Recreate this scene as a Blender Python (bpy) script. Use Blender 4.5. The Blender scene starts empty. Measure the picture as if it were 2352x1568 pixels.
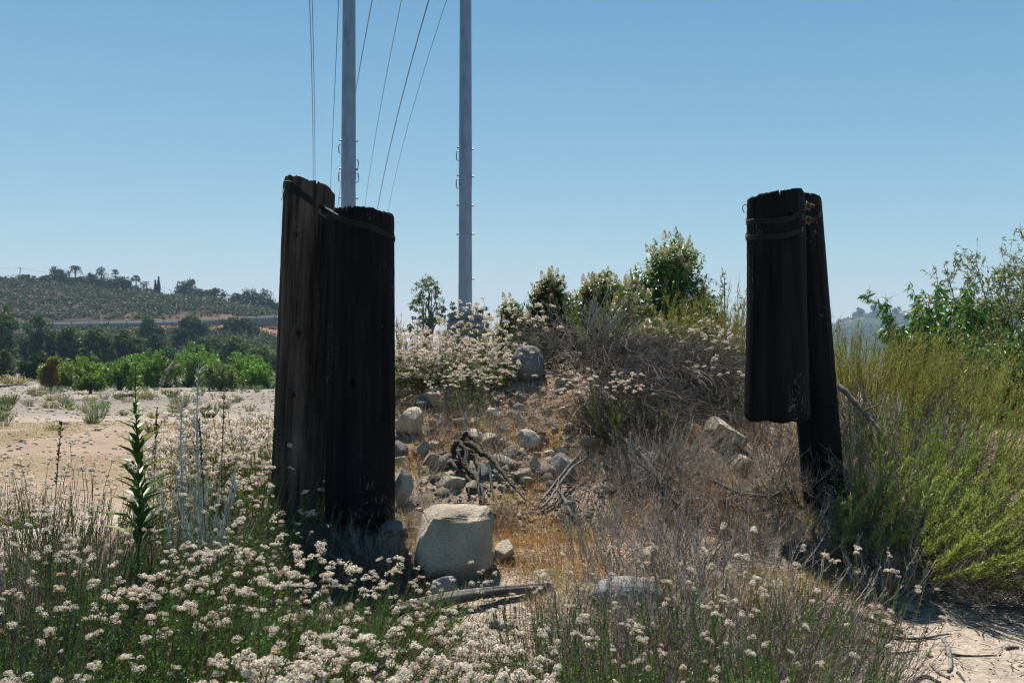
import bpy, bmesh, math, random
import numpy as np
from mathutils import Vector, Matrix, Euler

# ------------------------------------------------------------------ camera, sky, sun
SC = bpy.context.scene
COL = SC.collection
W0, H0, F0 = 2352.0, 1568.0, 2287.0          # reference frame used for measuring
CAMZ = 1.5
PITCH = math.atan(46.0 / F0)
SUN_EL, SUN_AZ = 62.0, -16.0                   # degrees, azimuth from +Y (view) towards +X

cd = bpy.data.cameras.new('camera')
cd.lens = 35.0; cd.sensor_width = 36.0
cd.clip_start = 0.05; cd.clip_end = 9000
cd.dof.use_dof = True; cd.dof.focus_distance = 7.0; cd.dof.aperture_fstop = 7.0
cam = bpy.data.objects.new('camera', cd); COL.objects.link(cam)
cam.location = (0, 0, CAMZ); cam.rotation_euler = (math.pi/2 + PITCH, 0, 0)
SC.camera = cam

world = bpy.data.worlds.new('World'); SC.world = world; world.use_nodes = True
wt = world.node_tree; wt.nodes.clear()
sky = wt.nodes.new('ShaderNodeTexSky'); sky.sky_type = 'NISHITA'; sky.sun_disc = False
sky.sun_elevation = math.radians(SUN_EL); sky.sun_rotation = math.radians(SUN_AZ)
sky.altitude = 200; sky.air_density = 1.0; sky.dust_density = 0.15; sky.ozone_density = 3.5
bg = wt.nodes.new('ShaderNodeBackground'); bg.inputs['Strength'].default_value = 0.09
wo = wt.nodes.new('ShaderNodeOutputWorld')
sc1 = wt.nodes.new('ShaderNodeVectorMath'); sc1.operation = 'SCALE'; sc1.inputs['Scale'].default_value = .1
sp = wt.nodes.new('ShaderNodeSeparateXYZ'); cb = wt.nodes.new('ShaderNodeCombineXYZ')
wt.links.new(sky.outputs[0], sc1.inputs[0]); wt.links.new(sc1.outputs[0], sp.inputs[0])
for ch, gam, gain in ((0, 1.045, 6.35), (1, .487, 4.72), (2, .37, 4.72)):   # clear inland summer sky: pale cyan horizon, deeper blue above
    pw = wt.nodes.new('ShaderNodeMath'); pw.operation = 'POWER'; pw.inputs[1].default_value = gam
    ml = wt.nodes.new('ShaderNodeMath'); ml.operation = 'MULTIPLY'; ml.inputs[1].default_value = gain
    wt.links.new(sp.outputs[ch], pw.inputs[0]); wt.links.new(pw.outputs[0], ml.inputs[0]); wt.links.new(ml.outputs[0], cb.inputs[ch])
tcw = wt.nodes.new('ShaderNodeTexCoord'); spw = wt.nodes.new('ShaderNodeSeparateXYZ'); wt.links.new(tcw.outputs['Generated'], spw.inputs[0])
zr = wt.nodes.new('ShaderNodeValToRGB'); el_ = zr.color_ramp.elements               # deeper towards the zenith, an added ramp that cuts the fill light
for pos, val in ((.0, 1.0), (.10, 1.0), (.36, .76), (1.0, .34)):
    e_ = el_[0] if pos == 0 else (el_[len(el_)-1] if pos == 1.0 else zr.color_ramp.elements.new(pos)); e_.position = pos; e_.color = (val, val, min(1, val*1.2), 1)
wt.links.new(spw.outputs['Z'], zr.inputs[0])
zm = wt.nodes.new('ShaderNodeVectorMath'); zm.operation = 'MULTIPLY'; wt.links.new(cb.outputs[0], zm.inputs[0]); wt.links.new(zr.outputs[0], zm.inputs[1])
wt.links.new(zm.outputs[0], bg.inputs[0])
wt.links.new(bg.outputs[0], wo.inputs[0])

sd = bpy.data.lights.new('sun', 'SUN'); sd.energy = 4.8; sd.angle = math.radians(0.53)
sd.color = (1.0, 0.93, 0.82)
sun = bpy.data.objects.new('sun', sd); COL.objects.link(sun)
sdir = Vector((math.sin(math.radians(SUN_AZ))*math.cos(math.radians(SUN_EL)),
               math.cos(math.radians(SUN_AZ))*math.cos(math.radians(SUN_EL)), math.sin(math.radians(SUN_EL))))
sun.rotation_euler = sdir.to_track_quat('Z', 'Y').to_euler(); sun.location = (-8, 12, 30)

SC.view_settings.view_transform = 'Standard'; SC.view_settings.look = 'None'
SC.view_settings.exposure = 0.95; SC.view_settings.gamma = 1.0
SC.render.engine = 'CYCLES'; SC.cycles.use_denoising = True; SC.cycles.filter_width = 1.2
SC.cycles.max_bounces = 6; SC.cycles.diffuse_bounces = 3; SC.cycles.glossy_bounces = 2
SC.cycles.transmission_bounces = 4; SC.cycles.volume_bounces = 0; SC.cycles.transparent_max_bounces = 6
SC.cycles.caustics_reflective = False; SC.cycles.caustics_refractive = False

# ------------------------------------------------------------------ measuring helpers
def P(px, py, d):
    u = (px - W0/2)/F0; v = (H0/2 - py)/F0
    y = math.cos(PITCH) - v*math.sin(PITCH); z = math.sin(PITCH) + v*math.cos(PITCH)
    s = d / y
    return np.array([u*s, d, CAMZ + z*s])
def X(px, d): return (px - W0/2)/F0*d
def PX(n, d): return n/F0*d                      # length of n reference pixels at distance d

# ------------------------------------------------------------------ noise
def vnoise(p, seed=0):
    p = np.asarray(p, float); i = np.floor(p).astype(np.int64); f = p - i; f = f*f*(3-2*f)
    def h(ix, iy, iz):
        n = (ix*374761393 + iy*668265263 + iz*2147483647 + seed*974634777) & 0xffffffff
        n = ((n ^ (n >> 13))*1274126177) & 0xffffffff
        n = n ^ (n >> 16)
        return (n & 0xffff)/65535.0
    r = 0
    for dx in (0, 1):
        wx = f[..., 0] if dx else 1-f[..., 0]
        for dy in (0, 1):
            wy = f[..., 1] if dy else 1-f[..., 1]
            for dz in (0, 1):
                wz = f[..., 2] if dz else 1-f[..., 2]
                r = r + wx*wy*wz*h(i[..., 0]+dx, i[..., 1]+dy, i[..., 2]+dz)
    return r
def fbm(p, oct=4, seed=0):
    p = np.asarray(p, float); a = 0.5; r = 0; t = 0
    for k in range(oct):
        r = r + a*vnoise(p*(2.0**k) + 17.3*k, seed+k); t += a; a *= 0.5
    return r/t
def xyz(x, y, z=0.0):
    x, y = np.broadcast_arrays(np.asarray(x, float), np.asarray(y, float))
    return np.stack([x, y, np.zeros_like(x)+z], -1)

# ------------------------------------------------------------------ mesh helpers
class Geo:
    def __init__(s): s.V = []; s.Q = []; s.T = []; s.C = []; s.n = 0
    def add(s, V, Q=None, T=None, C=(1, 1, 1)):
        V = np.asarray(V, float).reshape(-1, 3)
        if len(V) == 0: return s
        s.V.append(V)
        if Q is not None and len(Q): s.Q.append(np.asarray(Q).reshape(-1, 4)+s.n)
        if T is not None and len(T): s.T.append(np.asarray(T).reshape(-1, 3)+s.n)
        C = np.asarray(C, float)
        s.C.append(np.broadcast_to(C, (len(V), 3)) if C.ndim == 1 else C)
        s.n += len(V); return s
    def arrays(s):
        V = np.concatenate(s.V); C = np.concatenate(s.C)
        Q = np.concatenate(s.Q) if s.Q else np.zeros((0, 4), int)
        T = np.concatenate(s.T) if s.T else np.zeros((0, 3), int)
        return V, Q, T, C
    def merge(s, o, M=None, off=None, tint=None):
        if o.n == 0: return s
        V, Q, T, C = o.arrays()
        if M is not None: V = V @ np.asarray(M).T
        if off is not None: V = V + np.asarray(off)
        if tint is not None: C = C*np.asarray(tint)
        return s.add(V, Q, T, C)
    def mesh(s, name, mat, smooth=False):
        V, Q, T, C = s.arrays()
        me = bpy.data.meshes.new(name)
        nq, nt = len(Q), len(T)
        me.vertices.add(len(V)); me.vertices.foreach_set('co', V.astype(np.float32).ravel())
        me.loops.add(nq*4+nt*3); me.polygons.add(nq+nt)
        me.loops.foreach_set('vertex_index', np.concatenate([Q.ravel(), T.ravel()]).astype(np.int32))
        ls = np.concatenate([np.arange(nq)*4, nq*4+np.arange(nt)*3]).astype(np.int32)
        me.polygons.foreach_set('loop_start', ls)
        me.update(calc_edges=True); me.validate(clean_customdata=False)
        if smooth: me.polygons.foreach_set('use_smooth', np.ones(len(me.polygons), bool))
        a = me.attributes.new('col', 'FLOAT_COLOR', 'POINT')
        a.data.foreach_set('color', np.concatenate([C, np.ones((len(C), 1))], 1).astype(np.float32).ravel())
        me.materials.append(mat); me.update()
        return me

def link(name, me, parent=None, loc=None):
    o = bpy.data.objects.new(name, me); COL.objects.link(o)
    if parent is not None: o.parent = parent
    if loc is not None: o.location = loc
    return o
def tag(o, label=None, cat=None, group=None, kind=None):
    if label: o['label'] = label
    if cat: o['category'] = cat
    if group: o['group'] = group
    if kind: o['kind'] = kind
    return o
def root(name, loc, label, cat, group=None, rz=0.0, s=1.0):
    o = bpy.data.objects.new(name, None); COL.objects.link(o)
    o.empty_display_size = 0.1
    o.location = loc; o.rotation_euler = (0, 0, rz)
    o.scale = (s, s, s) if np.isscalar(s) else s
    return tag(o, label, cat, group)

def norm(a): return a/np.maximum(np.linalg.norm(a, axis=-1, keepdims=True), 1e-9)
def rdir(r, n):
    v = r.normal(size=(n, 3)); return norm(v)
def tubes(Pt, R, sides=3, C=(1, 1, 1), cap=False):
    """Pt (N,K,3) paths, R scalar/(N,K)"""
    Pt = np.asarray(Pt, float)
    if Pt.ndim == 2: Pt = Pt[None]
    N, K, _ = Pt.shape
    R = np.broadcast_to(np.asarray(R, float), (N, K))
    T = norm(np.gradient(Pt, axis=1))
    ref = np.array([0.31, 0.17, 0.93]); ref = np.where(np.abs((T*ref).sum(-1, keepdims=True)) > .96, np.array([0.9, 0.1, 0.1]), ref)
    u = norm(np.cross(T, ref)); v = np.cross(T, u)
    a = np.arange(sides)*2*math.pi/sides
    V = Pt[:, :, None] + R[:, :, None, None]*(np.cos(a)[:, None]*u[:, :, None] + np.sin(a)[:, None]*v[:, :, None])
    idx = np.arange(N*K*sides).reshape(N, K, sides)
    nx = np.roll(idx, -1, axis=2)
    Q = np.stack([idx[:, :-1], nx[:, :-1], nx[:, 1:], idx[:, 1:]], -1).reshape(-1, 4)
    C = np.asarray(C, float)
    if C.ndim == 2: C = np.repeat(C, K*sides, axis=0)
    g = Geo().add(V.reshape(-1, 3), Q, None, C)
    if cap and sides >= 3:
        for end in (0, -1):
            ce = Pt[:, end]; base = g.n
            ring = idx[:, end]
            tv = np.concatenate([ce, V[:, end].reshape(-1, 3)])
            T3 = []
            for i in range(N):
                for k in range(sides):
                    T3.append((i, N+i*sides+k, N+i*sides+(k+1) % sides))
            cc = C[::K*sides] if C.ndim == 2 else C
            g.add(tv, None, T3, C if C.ndim == 1 else np.concatenate([cc, np.repeat(cc, sides, 0)]))
    return g
def leafq(p, D, Wd, L, w, C):
    """flat kite leaves"""
    n = len(p); L = np.broadcast_to(L, n)[:, None]; w = np.broadcast_to(w, n)[:, None]
    V = np.stack([p, p+D*L*.45+Wd*w*.5, p+D*L, p+D*L*.45-Wd*w*.5], 1).reshape(-1, 3)
    C = np.asarray(C, float)
    if C.ndim == 2: C = np.repeat(C, 4, 0)
    return Geo().add(V, np.arange(4*n).reshape(n, 4), None, C)
def leaffold(p, D, Wd, L, w, C, droop=.25):
    """longer folded, drooping leaves: 8 verts, 4 quads"""
    n = len(p); L = np.broadcast_to(L, n)[:, None]; w = np.broadcast_to(w, n)[:, None]
    N = norm(np.cross(D, Wd)); N = np.where(N[:, 2:3] < 0, -N, N)
    m1 = p+D*L*.35+N*L*.05; m2 = p+D*L*.7-N*L*droop*.4; t = p+D*L-N*L*droop
    V = np.stack([p, m1, m2, t, m1+Wd*w*.5+N*w*.18, m2+Wd*w*.38+N*w*.15, m1-Wd*w*.5+N*w*.18, m2-Wd*w*.38+N*w*.15], 1).reshape(-1, 3)
    b = np.arange(n)[:, None]*8
    Q = np.concatenate([b+[1, 4, 5, 2], b+[6, 1, 2, 7]]); T = np.concatenate([b+[0, 4, 1], b+[0, 1, 6], b+[2, 5, 3], b+[7, 2, 3]])
    C = np.asarray(C, float)
    if C.ndim == 2: C = np.repeat(C, 8, 0)
    return Geo().add(V, Q, T, C)
def cvar(r, base, n, amt=.2, alt=None, palt=0.0):
    c = np.array(base)[None]*(1+amt*r.uniform(-1, 1, (n, 1)))*(1+.08*r.uniform(-1, 1, (n, 3)))
    if alt is not None:
        m = r.random(n) < palt
        c[m] = np.array(alt)[None]*(1+amt*r.uniform(-1, 1, (m.sum(), 1)))
    return np.clip(c, 0.002, 1)
def along(Pt, i, t):
    """point and tangent on path i at t in 0..1"""
    K = Pt.shape[1]; s = t*(K-1); k = np.minimum(s.astype(int), K-2); f = (s-k)[:, None]
    a = Pt[i, k]; b = Pt[i, k+1]
    return a*(1-f)+b*f, norm(b-a)

# ------------------------------------------------------------------ materials
def nmat(name):
    m = bpy.data.materials.new(name); m.use_nodes = True; nt = m.node_tree; nt.nodes.clear()
    out = nt.nodes.new('ShaderNodeOutputMaterial'); return m, nt, out
def N(nt, t, **kw):
    n = nt.nodes.new(t)
    for k, v in kw.items():
        if k.startswith('_'): setattr(n, k[1:], v)
        else: n.inputs[k.replace('_', ' ')].default_value = v
    return n
def vcol(nt):
    a = nt.nodes.new('ShaderNodeAttribute'); a.attribute_name = 'col'; return a.outputs['Color']
def mulnoise(nt, csock, scale, lo, hi, coord='Object', detail=4, stretch=None, rough=.6):
    tc = nt.nodes.new('ShaderNodeTexCoord'); src = tc.outputs[coord]
    if stretch:
        mp = nt.nodes.new('ShaderNodeMapping'); mp.inputs['Scale'].default_value = stretch
        nt.links.new(src, mp.inputs[0]); src = mp.outputs[0]
    no = N(nt, 'ShaderNodeTexNoise', Scale=scale, Detail=detail, Roughness=rough); nt.links.new(src, no.inputs['Vector'])
    mr = nt.nodes.new('ShaderNodeMapRange'); mr.inputs['From Min'].default_value = .3; mr.inputs['From Max'].default_value = .7
    mr.inputs['To Min'].default_value = lo; mr.inputs['To Max'].default_value = hi
    nt.links.new(no.outputs[0], mr.inputs[0])
    mx = nt.nodes.new('ShaderNodeVectorMath'); mx.operation = 'SCALE'
    nt.links.new(csock, mx.inputs[0]); nt.links.new(mr.outputs[0], mx.inputs['Scale'])
    return mx.outputs[0], no.outputs[0], src
def foliage_mat(name, trans=.35, rough=.55, spec=.25, nscale=3.0):
    m, nt, out = nmat(name)
    c, _, _ = mulnoise(nt, vcol(nt), nscale, .82, 1.18, detail=2)
    b = N(nt, 'ShaderNodeBsdfPrincipled', Roughness=rough); b.inputs['Specular IOR Level'].default_value = spec
    nt.links.new(c, b.inputs['Base Color'])
    tr = nt.nodes.new('ShaderNodeBsdfTranslucent')
    tm = nt.nodes.new('ShaderNodeVectorMath'); tm.operation = 'MULTIPLY'; tm.inputs[1].default_value = (1.5, 1.7, .7)
    nt.links.new(c, tm.inputs[0]); nt.links.new(tm.outputs[0], tr.inputs['Color'])
    mx = nt.nodes.new('ShaderNodeMixShader'); mx.inputs[0].default_value = trans
    nt.links.new(b.outputs[0], mx.inputs[1]); nt.links.new(tr.outputs[0], mx.inputs[2]); nt.links.new(mx.outputs[0], out.inputs[0])
    return m
def petal_mat():
    m, nt, out = nmat('petal')
    c, _, _ = mulnoise(nt, vcol(nt), 200, .9, 1.08, detail=1)
    b = N(nt, 'ShaderNodeBsdfDiffuse'); tr = nt.nodes.new('ShaderNodeBsdfTranslucent')
    nt.links.new(c, b.inputs[0]); nt.links.new(c, tr.inputs[0])
    mx = nt.nodes.new('ShaderNodeMixShader'); mx.inputs[0].default_value = .4
    nt.links.new(b.outputs[0], mx.inputs[1]); nt.links.new(tr.outputs[0], mx.inputs[2]); nt.links.new(mx.outputs[0], out.inputs[0])
    return m
def bark_mat(name, nscale=30, stretch=(1, 1, .25), lo=.6, hi=1.35, rough=.85):
    m, nt, out = nmat(name)
    c, nz, _ = mulnoise(nt, vcol(nt), nscale, lo, hi, stretch=stretch)
    b = N(nt, 'ShaderNodeBsdfPrincipled', Roughness=rough); b.inputs['Specular IOR Level'].default_value = .2
    bp = N(nt, 'ShaderNodeBump', Strength=.5, Distance=.004); nt.links.new(nz, bp.inputs['Height'])
    nt.links.new(bp.outputs[0], b.inputs['Normal'])
    nt.links.new(c, b.inputs['Base Color']); nt.links.new(b.outputs[0], out.inputs[0])
    return m
M_LEAF = foliage_mat('leaf', rough=.42, spec=.45); M_FAR = foliage_mat('far_foliage', trans=.2, nscale=.3, spec=.1)
M_SHINY = foliage_mat('waxy_leaf', trans=.3, rough=.38, spec=.5)
M_PETAL = petal_mat(); M_TWIG = bark_mat('dry_twig'); M_BARK = bark_mat('bark', 12)
M_GRASS = foliage_mat('dry_grass', trans=.3, rough=.6, spec=.2)

def rock_mat():
    m, nt, out = nmat('granite')
    c, n1, src = mulnoise(nt, vcol(nt), 3.0, .72, 1.2, detail=8, rough=.65)
    # salt and pepper grains
    no = N(nt, 'ShaderNodeTexNoise', Scale=140, Detail=2, Roughness=.7); nt.links.new(src, no.inputs['Vector'])
    mr = nt.nodes.new('ShaderNodeMapRange'); mr.inputs['From Min'].default_value = .38; mr.inputs['From Max'].default_value = .56
    mr.inputs['To Min'].default_value = .68; mr.inputs['To Max'].default_value = 1.08
    nt.links.new(no.outputs[0], mr.inputs[0])
    sc = nt.nodes.new('ShaderNodeVectorMath'); sc.operation = 'SCALE'; nt.links.new(c, sc.inputs[0]); nt.links.new(mr.outputs[0], sc.inputs['Scale'])
    n3 = N(nt, 'ShaderNodeTexNoise', Scale=22, Detail=8, Roughness=.7); nt.links.new(src, n3.inputs['Vector'])
    b = N(nt, 'ShaderNodeBsdfPrincipled', Roughness=.9); b.inputs['Specular IOR Level'].default_value = .2
    bp = N(nt, 'ShaderNodeBump', Strength=.9, Distance=.03); nt.links.new(n3.outputs[0], bp.inputs['Height'])
    nt.links.new(bp.outputs[0], b.inputs['Normal']); nt.links.new(sc.outputs[0], b.inputs['Base Color'])
    nt.links.new(b.outputs[0], out.inputs[0]); return m
M_ROCK = rock_mat()

def ground_mat():
    m, nt, out = nmat('sandy_soil')
    c, n1, src = mulnoise(nt, vcol(nt), .9, .8, 1.18, detail=10, rough=.7)
    no = N(nt, 'ShaderNodeTexNoise', Scale=26, Detail=8, Roughness=.75); nt.links.new(src, no.inputs['Vector'])
    mr = nt.nodes.new('ShaderNodeMapRange'); mr.inputs['From Min'].default_value = .32; mr.inputs['From Max'].default_value = .68
    mr.inputs['To Min'].default_value = .55; mr.inputs['To Max'].default_value = 1.35; nt.links.new(no.outputs[0], mr.inputs[0])
    sc = nt.nodes.new('ShaderNodeVectorMath'); sc.operation = 'SCALE'; nt.links.new(c, sc.inputs[0]); nt.links.new(mr.outputs[0], sc.inputs['Scale'])
    vo = N(nt, 'ShaderNodeTexVoronoi', Scale=70); nt.links.new(src, vo.inputs['Vector'])
    b = N(nt, 'ShaderNodeBsdfPrincipled', Roughness=.95); b.inputs['Specular IOR Level'].default_value = .1
    bp = N(nt, 'ShaderNodeBump', Strength=.6, Distance=.02); nt.links.new(no.outputs[0], bp.inputs['Height'])
    b2 = N(nt, 'ShaderNodeBump', Strength=.5, Distance=.006); b2.invert = True; nt.links.new(vo.outputs[0], b2.inputs['Height']); nt.links.new(bp.outputs[0], b2.inputs['Normal'])
    nt.links.new(b2.outputs[0], b.inputs['Normal']); nt.links.new(sc.outputs[0], b.inputs['Base Color'])
    nt.links.new(b.outputs[0], out.inputs[0]); return m
M_GROUND = ground_mat()

def wood_mat(name, dark, light, speck=.02, rough=.7):
    m, nt, out = nmat(name)
    tc = nt.nodes.new('ShaderNodeTexCoord')
    def noise(scale, stretch, detail=6, rg=.65):
        mp = nt.nodes.new('ShaderNodeMapping'); mp.inputs['Scale'].default_value = stretch
        nt.links.new(tc.outputs['Object'], mp.inputs[0])
        n = N(nt, 'ShaderNodeTexNoise', Scale=scale, Detail=detail, Roughness=rg); nt.links.new(mp.outputs[0], n.inputs['Vector']); return n.outputs[0]
    g = noise(17, (1, 1, .05), 10, .72); g2 = noise(5, (1, 1, .3))
    rp = nt.nodes.new('ShaderNodeValToRGB'); e = rp.color_ramp.elements
    e[0].position = .36; e[0].color = (*dark, 1); e[1].position = .66; e[1].color = (*light, 1)
    nt.links.new(g, rp.inputs[0])
    mr = nt.nodes.new('ShaderNodeMapRange'); mr.inputs['From Min'].default_value = .3; mr.inputs['From Max'].default_value = .7
    mr.inputs['To Min'].default_value = .55; mr.inputs['To Max'].default_value = 1.3; nt.links.new(g2, mr.inputs[0])
    sc = nt.nodes.new('ShaderNodeVectorMath'); sc.operation = 'SCALE'; nt.links.new(rp.outputs[0], sc.inputs[0]); nt.links.new(mr.outputs[0], sc.inputs['Scale'])
    # pale mineral specks
    s1 = noise(90, (1, 1, .35), 3); s2 = noise(3.2, (1, 1, .5), 3)
    mu = nt.nodes.new('ShaderNodeMath'); mu.operation = 'MULTIPLY'; nt.links.new(s1, mu.inputs[0]); nt.links.new(s2, mu.inputs[1])
    m2 = nt.nodes.new('ShaderNodeMapRange'); m2.inputs['From Min'].default_value = .36; m2.inputs['From Max'].default_value = .42; nt.links.new(mu.outputs[0], m2.inputs[0])
    m3 = nt.nodes.new('ShaderNodeMath'); m3.operation = 'MULTIPLY'; m3.inputs[1].default_value = speck; nt.links.new(m2.outputs[0], m3.inputs[0])
    mx = nt.nodes.new('ShaderNodeMix'); mx.data_type = 'RGBA'
    nt.links.new(m3.outputs[0], mx.inputs['Factor']); nt.links.new(sc.outputs[0], mx.inputs['A']); mx.inputs['B'].default_value = (.5, .48, .46, 1)
    b = N(nt, 'ShaderNodeBsdfPrincipled', Roughness=rough); b.inputs['Specular IOR Level'].default_value = .12
    bp = N(nt, 'ShaderNodeBump', Strength=.9, Distance=.008); nt.links.new(g, bp.inputs['Height'])
    nt.links.new(bp.outputs[0], b.inputs['Normal']); nt.links.new(mx.outputs['Result'], b.inputs['Base Color']); nt.links.new(b.outputs[0], out.inputs[0])
    return m
M_WOOD_A = wood_mat('weathered_timber', (.004, .003, .003), (.135, .10, .082), .08, .8)
M_WOOD_B = wood_mat('creosoted_timber', (.0015, .0015, .0025), (.016, .014, .016), .3, .8)
M_WOOD_LOG = wood_mat('grey_driftwood', (.05, .045, .045), (.26, .24, .22), .1, .9)

def metal_mat(name, c, rough=.45, met=.8, nscale=6, stretch=(1, 1, .2), lo=.75, hi=1.15):
    m, nt, out = nmat(name)
    rgb = nt.nodes.new('ShaderNodeRGB'); rgb.outputs[0].default_value = (*c, 1)
    cc, nz, _ = mulnoise(nt, rgb.outputs[0], nscale, lo, hi, stretch=stretch, detail=8)
    b = N(nt, 'ShaderNodeBsdfPrincipled', Roughness=rough, Metallic=met)
    nt.links.new(cc, b.inputs['Base Color']); nt.links.new(b.outputs[0], out.inputs[0]); return m
M_STEEL = metal_mat('galvanised_steel', (.19, .26, .34), .5, .7)
M_DARKSTEEL = metal_mat('dark_galvanised_steel', (.08, .11, .16), .4, .8)
M_CABLE = metal_mat('steel_cable', (.02, .02, .02), .5, .5, 80, (1, 1, 1), .5, 1.5)
M_PLATE = metal_mat('clamp_plate', (.12, .115, .10), .6, .5, 40, (1, 1, 1), .6, 1.3)
M_RUST = metal_mat('rusty_iron', (.08, .04, .025), .8, .2, 60, (1, 1, 1), .6, 1.4)
M_CONC = metal_mat('weathered_concrete', (.17, .175, .18), .9, 0, .25, (1, 1, 1.5), .75, 1.2)
M_ROOF = metal_mat('house_paint', (.5, .48, .45), .8, 0, 1, (1, 1, 1), .9, 1.1)

# ------------------------------------------------------------------ ground
GX = np.array([-60, -6, -3.6, -2.3, -1.2, 0, 1, 2, 3, 5, 14.])
GY = np.array([-30, 3, 5, 6, 7, 8.2, 9.2, 10, 12, 15, 25, 45.])
GZ = np.array([
 [ 0,   0,   0,   0,   0,   0,   0,   0,   0,   0,   0],
 [ 0,   0,   0,   0,   0,   0,   0,   0,   0,   0,   0],
 [-.1, .00, .02, .03, .03, .04, .04, .03, .02, .0,  .0],
 [-.2, .02, .06, .12, .16, .16, .16, .16, .18, .15, .1],
 [-.4, .00, .10, .25, .36, .37, .37, .37, .38, .35, .2],
 [-.5,-.10, .05, .40, .80, .89, .89, .80, .65, .50, .3],
 [-.6,-.20, .00, .50, 1.10,1.33,1.40,1.25,1.0, .70, .3],
 [-.6,-.30,-.10, .45, 1.22,1.50,1.62,1.45,1.15,.80, .3],
 [-.7,-.5, -.35, .25, 1.0, 1.4, 1.5, 1.4, 1.2, .8,  .2],
 [-.7,-.65,-.6, -.3,  .3,  .7,  .9,  .9,  .8,  .5,  .0],
 [-.7,-.7, -.7, -.7, -.6, -.6, -.6, -.6, -.6, -.6, -.6],
 [-.7,-.7, -.7, -.7, -.7, -.7, -.7, -.7, -.7, -.7, -.7]])
def _h0(x, y):
    x = np.clip(x, GX[0], GX[-1]-1e-6); y = np.clip(y, GY[0], GY[-1]-1e-6)
    i = np.clip(np.searchsorted(GX, x, side='right')-1, 0, len(GX)-2); j = np.clip(np.searchsorted(GY, y, side='right')-1, 0, len(GY)-2)
    fx = (x-GX[i])/(GX[i+1]-GX[i]); fy = (y-GY[j])/(GY[j+1]-GY[j])
    return (GZ[j, i]*(1-fx)+GZ[j, i+1]*fx)*(1-fy)+(GZ[j+1, i]*(1-fx)+GZ[j+1, i+1]*fx)*fy
def height(x, y):
    x = np.asarray(x, float); y = np.asarray(y, float)
    z = 0
    for dx, dy in ((0, 0), (.35, 0), (-.35, 0), (0, .35), (0, -.35), (.25, .25), (-.25, .25), (.25, -.25), (-.25, -.25)): z = z+_h0(x+dx, y+dy)
    z = z/9
    near = np.clip((16-np.abs(y-7))/8, 0, 1)*np.clip((14-np.abs(x))/8, 0, 1)
    mound = np.clip(z/.5, .15, 1)
    z = z+near*mound*.16*(fbm(xyz(x*1.6, y*1.6), 3, 5)-.5)+near*.035*(fbm(xyz(x*7, y*7), 3, 9)-.5)
    z = z+(1-near)*.12*(fbm(xyz(x*.15, y*.15), 4, 3)-.5)
    return z
def hz(x, y): return float(height(np.array([x]), np.array([y]))[0])
def ground_hit(px, py, d0=3.0, d1=30.0):
    """point of the ground seen at reference pixel"""
    ds = np.linspace(d0, d1, 1400)
    p = np.array([P(px, py, 1.0)-np.array([0, 0, CAMZ])])*ds[:, None]+np.array([0, 0, CAMZ])
    k = np.argmax(p[:, 2] < height(p[:, 0], p[:, 1]))
    if k == 0: k = len(ds)-1
    q = p[k]; return np.array([q[0], q[1], hz(q[0], q[1])])

def axis(lo, hi, step, far, n):
    g = np.geomspace(step, far, n)
    return np.concatenate([lo-g[::-1], np.arange(lo, hi, step), hi+g])
def build_ground():
    xs = axis(-5.5, 6.0, .045, 2600, 60); ys = axis(2.5, 12.5, .045, 2600, 60)
    Xg, Yg = np.meshgrid(xs, ys); Z = height(Xg, Yg)
    V = np.stack([Xg, Yg, Z], -1).reshape(-1, 3)
    nx, ny = len(xs), len(ys); i = np.arange(nx*ny).reshape(ny, nx)
    Q = np.stack([i[:-1, :-1], i[:-1, 1:], i[1:, 1:], i[1:, :-1]], -1).reshape(-1, 4)
    pale = np.array([.35, .29, .24]); soil = np.array([.25, .185, .135]); tan = np.array([.255, .19, .145]); cob = np.array([.225, .198, .17]); shrub_shade = np.array([.085, .072, .06])
    x, y = V[:, 0], V[:, 1]
    n = fbm(xyz(x*1.1, y*1.1), 4, 21)
    m = np.clip((V[:, 2]-.12)/.25, 0, 1)*np.clip((15-y)/4, 0, 1)
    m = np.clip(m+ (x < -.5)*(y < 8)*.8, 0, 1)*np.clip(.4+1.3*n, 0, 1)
    c = pale[None]*(1-m[:, None])+soil[None]*m[:, None]
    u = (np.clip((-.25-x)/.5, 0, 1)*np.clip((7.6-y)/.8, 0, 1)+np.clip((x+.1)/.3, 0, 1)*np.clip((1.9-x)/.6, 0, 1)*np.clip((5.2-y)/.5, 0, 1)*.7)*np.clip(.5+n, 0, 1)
    u = np.clip(u, 0, 1)[:, None]; c = c*(1-u)+shrub_shade*u  # dark ground under the foreground shrubs: their shade put into the soil colour
    f = (np.clip((y-13)/4, 0, 1)*np.clip((34-y+18*(fbm(xyz(x*.06, y*.15), 3, 4)-.5))/8, 0, 1))[:, None]
    c = c*(1-f)+tan*f
    f2 = np.clip((y-34)/10, 0, 1)[:, None]; n2 = fbm(xyz(x*.08, y*.3), 4, 8)[:, None]
    c = c*(1-f2)+(cob*(.35+1.25*n2))*f2
    f3 = np.clip((y-140)/60, 0, 1)[:, None]; c = c*(1-f3)+np.array([.10, .10, .05])*f3
    o = link('ground', Geo().add(V, Q, None, c).mesh('ground', M_GROUND, True)); tag(o, kind='structure')
build_ground()

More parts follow.
